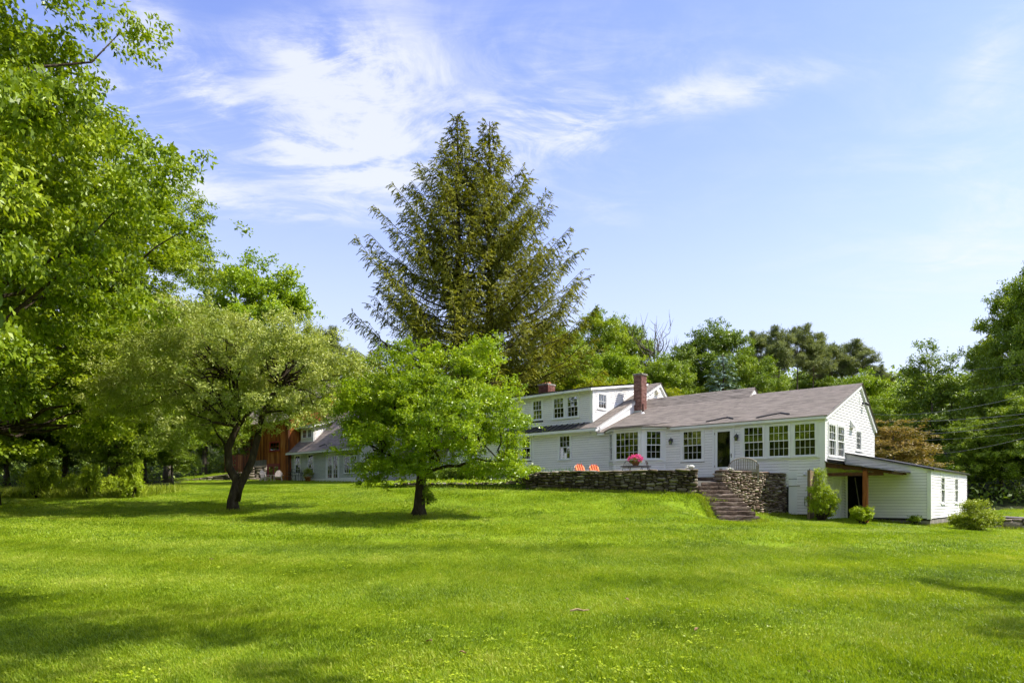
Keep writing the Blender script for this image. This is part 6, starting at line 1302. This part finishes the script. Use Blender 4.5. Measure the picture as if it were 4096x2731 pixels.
# ------------------------------------------------------------------ furniture and small things
def adirondack(loc, rz, label, cushion, group, body):
    o = empty('adirondack_chair', loc, rz); tag(o, label, 'chair', group)
    n = 7
    for k in range(n):
        x = (k - (n - 1) / 2) * .085; L = .78 - abs(k - 3) ** 2 * .028
        Geo().prism([(x - .04, .22, .28), (x + .04, .22, .28), (x + .04 + (k - 3) * .006, .22 + L * .38, .28 + L * .92), (x - .04 + (k - 3) * .006, .22 + L * .38, .28 + L * .92)], (0, .02, 0)).build('back_slat', body, o)
    for k in range(5): y = -.32 + k * .115; Geo().prism([(-.28, y, .38 - k * .028), (.28, y, .38 - k * .028), (.28, y + .1, .355 - k * .028), (-.28, y + .1, .355 - k * .028)], (0, 0, .02)).build('seat_slat', body, o)
    for s in (-1, 1):
        bx('armrest', body, o, s * .35 - .07, s * .35 + .07, -.42, .32, .54, .565); bx('leg', body, o, s * .31 - .02, s * .31 + .02, -.36, -.26, 0, .54)
        Geo().prism([(s * .30, -.34, .30), (s * .30, -.34, .40), (s * .30, .30, .22), (s * .30, .52, .0), (s * .30, .40, .0)], (.03, 0, 0)).build('leg', body, o)
    if cushion:
        m = 14; pr = []
        for k in range(m + 1): a = math.pi * k / m; pr.append((-math.cos(a) * .27, .20 + .35 * (.62 + .20 * math.sin(a)), .30 + .80 * (.62 + .22 * math.sin(a))))
        poly = [(-.25, .12, .42)] + [(x, y - .06, z) for x, y, z in pr] + [(.25, .12, .42)]
        c = Geo().prism(poly, (0, -.07, .035)).build('cushion', M['orange'], o, bevel=.02)
        for x in (-.13, 0.0, .13): Geo().prism([(x - .018, .048, .46), (x + .018, .048, .46), (x + .018, .355, 1.02), (x - .018, .355, 1.02)], (0, -.012, .006)).build('stripe', M['red_stripe'], c)
    return o
def furniture():
    p = at(2331, 1890, 29.3); adirondack((p.x, p.y, PATIO_Z), .45, 'left white slatted chair with orange striped cushion on the terrace', True, 'cushioned chairs on the terrace', M['trim']).scale = (.85, .85, .80)
    p = at(2387, 1890, 29.7); adirondack((p.x, p.y, PATIO_Z), .35, 'right white slatted chair with orange striped cushion on the terrace', True, 'cushioned chairs on the terrace', M['trim']).scale = (.85, .85, .80)
    gzf = lambda p: gz(p.x, p.y)
    p = at(1062, 1925, 54.6); adirondack((p.x, p.y, gzf(p)), 1.0, 'left cream slatted chair by the red barn doors', False, 'cream chairs by the barn', M['cream']).scale = (.92,) * 3
    p = at(1112, 1925, 54.9); adirondack((p.x, p.y, gzf(p)), .2, 'right cream slatted chair by the red barn doors', False, 'cream chairs by the barn', M['cream']).scale = (.92,) * 3
    # round iron table with flower pot and two wire chairs
    c = at(2543, 1864, 30.2); t = empty('patio_table', (c.x, c.y, PATIO_Z)); tag(t, 'dark iron patio table holding the flower pot on the terrace', 'table')
    Geo().lathe([(.0, .71), (.66, .71), (.68, .72), (.68, .735), (.66, .745), (.0, .74)], 32).build('tabletop', M['black_metal'], t)
    for k in range(4):
        a = k * math.pi / 2 + .5; Geo().tube([(.45 * math.cos(a), .45 * math.sin(a), 0), (.22 * math.cos(a), .22 * math.sin(a), .35), (.42 * math.cos(a), .42 * math.sin(a), .71)], .014, 6).build('leg', M['black_metal'], t)
    pt = empty('flower_pot', (c.x - .01, c.y, PATIO_Z + .745)); tag(pt, 'brown pot of bright pink flowers on the terrace table', 'flower pot'); pt.scale = (.86, .86, .80)
    Geo().lathe([(.13, 0), (.20, .19), (.215, .20), (.215, .225), (.19, .225), (.18, .2), (.0, .19)], 20).build('pot', M['clay'], pt, True)
    r = np.random.default_rng(9); n = 330; d = norm(r.normal(size=(n, 3))); C = d * np.array([.27, .25, .13]) * r.random((n, 1)) ** .4 + np.array([0, 0, .30]); me = leaves('foliage', C, d + np.array([0, 0, -.2]), d + np.array([0, 0, .5]), .10, .055, LEAF['mid'], r.random(n)); stuff(link(bpy.data.objects.new('foliage', me), pt))
    n = 62; d = norm(r.normal(size=(n, 3)) + np.array([0, 0, .35])); q = d * np.array([.38, .33, .22]) * (.75 + .35 * r.random((n, 1))) + np.array([0, 0, .39]); k = 12
    C = np.repeat(q, k, 0) + r.normal(size=(n * k, 3)) * .02; me = leaves('blossom', C, r.normal(size=C.shape) + np.repeat(d, k, 0) * .6, r.normal(size=C.shape) * .6 + np.repeat(d, k, 0), .07, .06, LEAF['pink'], np.repeat(r.random(n), k)); stuff(link(bpy.data.objects.new('blossom', me), pt))
    for px, rz, lab in ((2489, -1.0, 'wire patio chair left of the terrace table'), (2617, 1.2, 'wire patio chair right of the terrace table')):
        q = at(px, 1870, 30.4); ch = empty('wire_chair', (q.x, q.y, PATIO_Z), rz); tag(ch, lab, 'chair', 'wire chairs on the terrace'); w = M['bronze']
        fr = [(-.24, .2, .42), (-.25, .27, .70), (-.23, .34, .94), (-.15, .36, .99), (.15, .36, .99), (.23, .34, .94), (.25, .27, .70), (.24, .2, .42)]
        Geo().tube(fr, .013, 6).build('back_frame', w, ch, True)
        for x in (-.15, -.05, .05, .15): Geo().tube([(x, -.22, .42), (x, .18, .40), (x, .27, .70), (x, .36, .985)], .006, 4).build('wire', w, ch)
        for z, y in ((.55, .235), (.70, .27), (.85, .31)): Geo().tube([(-.245, y, z), (.245, y, z)], .005, 4).build('wire', w, ch)
        Geo().tube([(-.24, .2, .42), (-.24, -.24, .43), (.24, -.24, .43), (.24, .2, .42)], .012, 6).build('seat_frame', w, ch)
        for s in (-1, 1):
            for yy in (-.22, .22): Geo().tube([(s * .23, yy * .9, .42), (s * .26, yy * 1.15, 0)], .011, 6).build('leg', w, ch)
    # arched slatted garden bench, back to the steps
    q = at(2975, 1880, 28.0); b = empty('garden_bench', (q.x, q.y, PATIO_Z), -.25); tag(b, 'silvered teak bench with arched slatted back behind the right wall', 'bench'); w = M['teak']
    hw_ = .56; arc = lambda x: .62 + .36 * math.sqrt(max(0, 1 - (x / (hw_ + .02)) ** 2))
    n = 15; Geo().tube([(-hw_, 0, .40)] + [(x, 0.02, arc(x)) for x in np.linspace(-hw_, hw_, 15)] + [(hw_, 0, .40)], .028, 6).build('back_frame', w, b, True)
    bx('back_rail', w, b, -hw_, hw_, -.015, .02, .46, .52)
    for k in range(n): x = -hw_ + .07 + k * (2 * hw_ - .14) / (n - 1); bx('back_slat', w, b, x - .016, x + .016, .0, .015, .50, arc(x))
    for k in range(6): bx('seat_slat', w, b, -hw_, hw_, .06 + k * .08, .125 + k * .08, .42, .445)
    for s in (-1, 1):
        bx('leg', w, b, s * hw_ - .03, s * hw_ + .03, -.03, .03, 0, .66); bx('leg', w, b, s * hw_ - .03, s * hw_ + .03, .48, .54, 0, .64); bx('armrest', w, b, s * hw_ - .035, s * hw_ + .035, -.02, .56, .64, .67)
    bx('seat_rail', w, b, -hw_, hw_, .0, .05, .36, .42)
    q = at(2883, 1870, 27.3); o = bx('wall_post', M['teak'], None, -.05, .05, -.05, .05, 0, .62); o.location = (q.x, q.y, PATIO_Z - .1); tag(o, 'short grey wooden post at the head of the steps', 'post')
    # carved stones on the walls
    def blob(name, label, loc, parts, rz=0):
        o = empty(name, loc, rz); tag(o, label, 'sculpture')
        for k, (nm, c, s) in enumerate(parts):
            st = bpy.data.objects.new(nm, PALE[k % 3]); link(st, o); st.location = c; st.scale = s
    PALE = [stone_mesh(M['pale_stone'], 300 + k, .3) for k in range(3)]
    q = at(2758, 1876, 26.35); blob('stone_rabbit', 'pale carved stone animal resting on the left wall by the steps', (q.x, q.y, 2.655), [('body', (.06, 0, .085), (.24, .15, .15)), ('head', (-.10, 0, .055), (.13, .11, .10)), ('ear', (-.06, 0, .135), (.17, .05, .045)), ('foot', (-.13, 0, .02), (.10, .12, .05))])
    q = at(2915, 1874, 26.95); blob('stone_ornament', 'small pale stones lying on the right wall beside the bench', (q.x, q.y, 2.65), [('pebble', (-.07, 0, .03), (.12, .1, .06)), ('pebble', (.05, .02, .05), (.10, .1, .10)), ('pebble', (.14, 0, .03), (.09, .09, .06))])
    # things before the guest house
    q = at(1187, 1925, 55.6); z = gzf(q); t = empty('bistro_table', (q.x, q.y, z)); tag(t, 'thin black iron table before the guest house', 'table'); Geo().lathe([(0, .70), (.75, .70), (.76, .72), (0, .73)], 20).build('tabletop', M['black_metal'], t)
    for k in range(4): a = k * math.pi / 2 + .6; Geo().tube([(.5 * math.cos(a), .5 * math.sin(a), 0), (.35 * math.cos(a), .35 * math.sin(a), .4), (.5 * math.cos(a), .5 * math.sin(a), .7)], .02, 5).build('leg', M['black_metal'], t)
    for px, rz, lab in ((1150, -1.4, 'black iron chair left of the guest house table'), (1216, 1.5, 'black iron chair right of the guest house table'), (1172, 0.2, 'black iron chair behind the guest house table')):
        q = at(px, 1925, 55.4 if px != 1172 else 56.6); ch = empty('iron_chair', (q.x, q.y, gzf(q)), rz); tag(ch, lab, 'chair', 'iron chairs before the guest house'); w = M['black_metal']
        Geo().tube([(-.22, .22, .45), (-.22, .27, .8), (-.12, .3, 1.0), (.12, .3, 1.0), (.22, .27, .8), (.22, .22, .45)], .016, 5).build('back_frame', w, ch)
        for x in (-.08, .08): Geo().tube([(x, .22, .45), (x, .3, .98)], .01, 4).build('wire', w, ch)
        Geo().lathe([(0, .44), (.24, .44), (.24, .46), (0, .46)], 14).build('seat', w, ch)
        for sx in (-1, 1):
            for sy in (-1, 1): Geo().tube([(sx * .19, sy * .19, .45), (sx * .22, sy * .24, 0)], .014, 4).build('leg', w, ch)
    q = at(1231, 1925, 55.2); o = empty('potted_plant', (q.x, q.y, gzf(q))); tag(o, 'terracotta pot with bushy plant at the guest house wall', 'potted plant'); o.scale = (1.15,) * 3; Geo().lathe([(.15, 0), (.21, .27), (.24, .28), (.24, .34), (.2, .34), (0, .3)], 16).build('pot', M['terracotta'], o, True)
    n = 420; d = norm(r.normal(size=(n, 3)) + np.array([0, 0, .5])); C = d * np.array([.34, .34, .42]) * r.random((n, 1)) ** .5 + np.array([0, 0, .5]); me = leaves('foliage', C, d, r.normal(size=(n, 3)), .16, .05, LEAF['olive'], r.random(n)); stuff(link(bpy.data.objects.new('foliage', me), o))
    q = at(1253, 1925, 56); o = empty('watering_can', (q.x, q.y, gzf(q) + .02)); tag(o, 'small blue-green watering can by the guest house', 'watering can'); Geo().lathe([(.13, 0), (.14, .22), (.1, .26), (.0, .26)], 12).build('body', M['copper'], o, True); Geo().tube([(.12, 0, .06), (.3, 0, .3)], .02, 6).build('spout', M['copper'], o); Geo().tube([(-.12, 0, .05), (-.22, 0, .18), (-.05, 0, .34), (.05, 0, .26)], .014, 6).build('handle', M['copper'], o)
    # fallen leaves and a stick on the near lawn
    for i, (dx, dy, Y, s, lab) in enumerate(((1063, 1486, 6.55, .034, 'pale dry leaf lying on the lawn at the bottom centre'), (1858, 1537, 5.95, .032, 'curled brown leaf near the bottom right of the lawn'), (985, 1453, 7.0, .04, 'small dry leaf on the lawn left of centre'), (1600, 1415, 7.6, .04, 'dry leaf on the lawn right of centre'), (1440, 1330, 9.4, .04, 'tiny dry leaf in the middle of the lawn'), (485, 1253, 13.0, .035, 'dry leaf far out on the left lawn'))):
        q = atD(dx, dy, Y); z = gz(q.x, q.y); g = Geo(); m = 5; V = []
        for a in range(m):
            for b_ in (-1, 0, 1): t = a / (m - 1); wv = math.sin(math.pi * (t * .9 + .05)) * .55; V.append(((t - .5) * 2 * s, b_ * wv * s, .045 + abs(b_) * s * .35 + .25 * s * math.sin(t * 5)))
        g.add(V, [(a * 3 + b_, a * 3 + 3 + b_, a * 3 + 4 + b_, a * 3 + 1 + b_) for a in range(m - 1) for b_ in (0, 1)])
        o = g.build('fallen_leaf', M['dry_leaf']); o.location = (q.x, q.y, z); o.rotation_euler = (0, 0, i * 1.3); tag(o, lab, 'leaf', 'fallen leaves on the lawn')
    q = atD(1330, 1366, 8.6); z = gz(q.x, q.y); o = Geo().tube([(-.11, 0, .05), (-.02, .02, .065), (.05, -.01, .055), (.13, .02, .06)], [.012, .016, .012, .006], 5).build('fallen_stick', M['dry_leaf']); o.location = (q.x, q.y, z); tag(o, 'short dry stick lying on the middle of the lawn', 'stick')
    # a twig with two broad leaves close by at the left edge
    q = atD(-8, 710, 2.4); o = empty('near_twig', q); tag(o, 'two broad round green leaves on a twig at the left edge', 'twig'); Geo().tube([(-.12, 0, .02), (-.03, 0, 0), (.0, 0, -.01)], .003, 5).build('stem', M['bark'], o)
    for k, (z, s) in enumerate(((.035, .045), (-.035, .05))):
        V = [(0, 0, 0)]; m = 14
        for a in range(m): t = 2 * math.pi * a / m; V.append((math.cos(t) * s * .62, .012 * math.cos(2 * t), math.sin(t) * s))
        me = bpy.data.meshes.new('leaf'); me.from_pydata(V, [], [(0, 1 + a, 1 + (a + 1) % m) for a in range(m)]); me.materials.append(LEAF['ash']); l = bpy.data.objects.new('leaf', me); link(l, o); l.location = (-.012, 0, z)
furniture()
lay_boards()
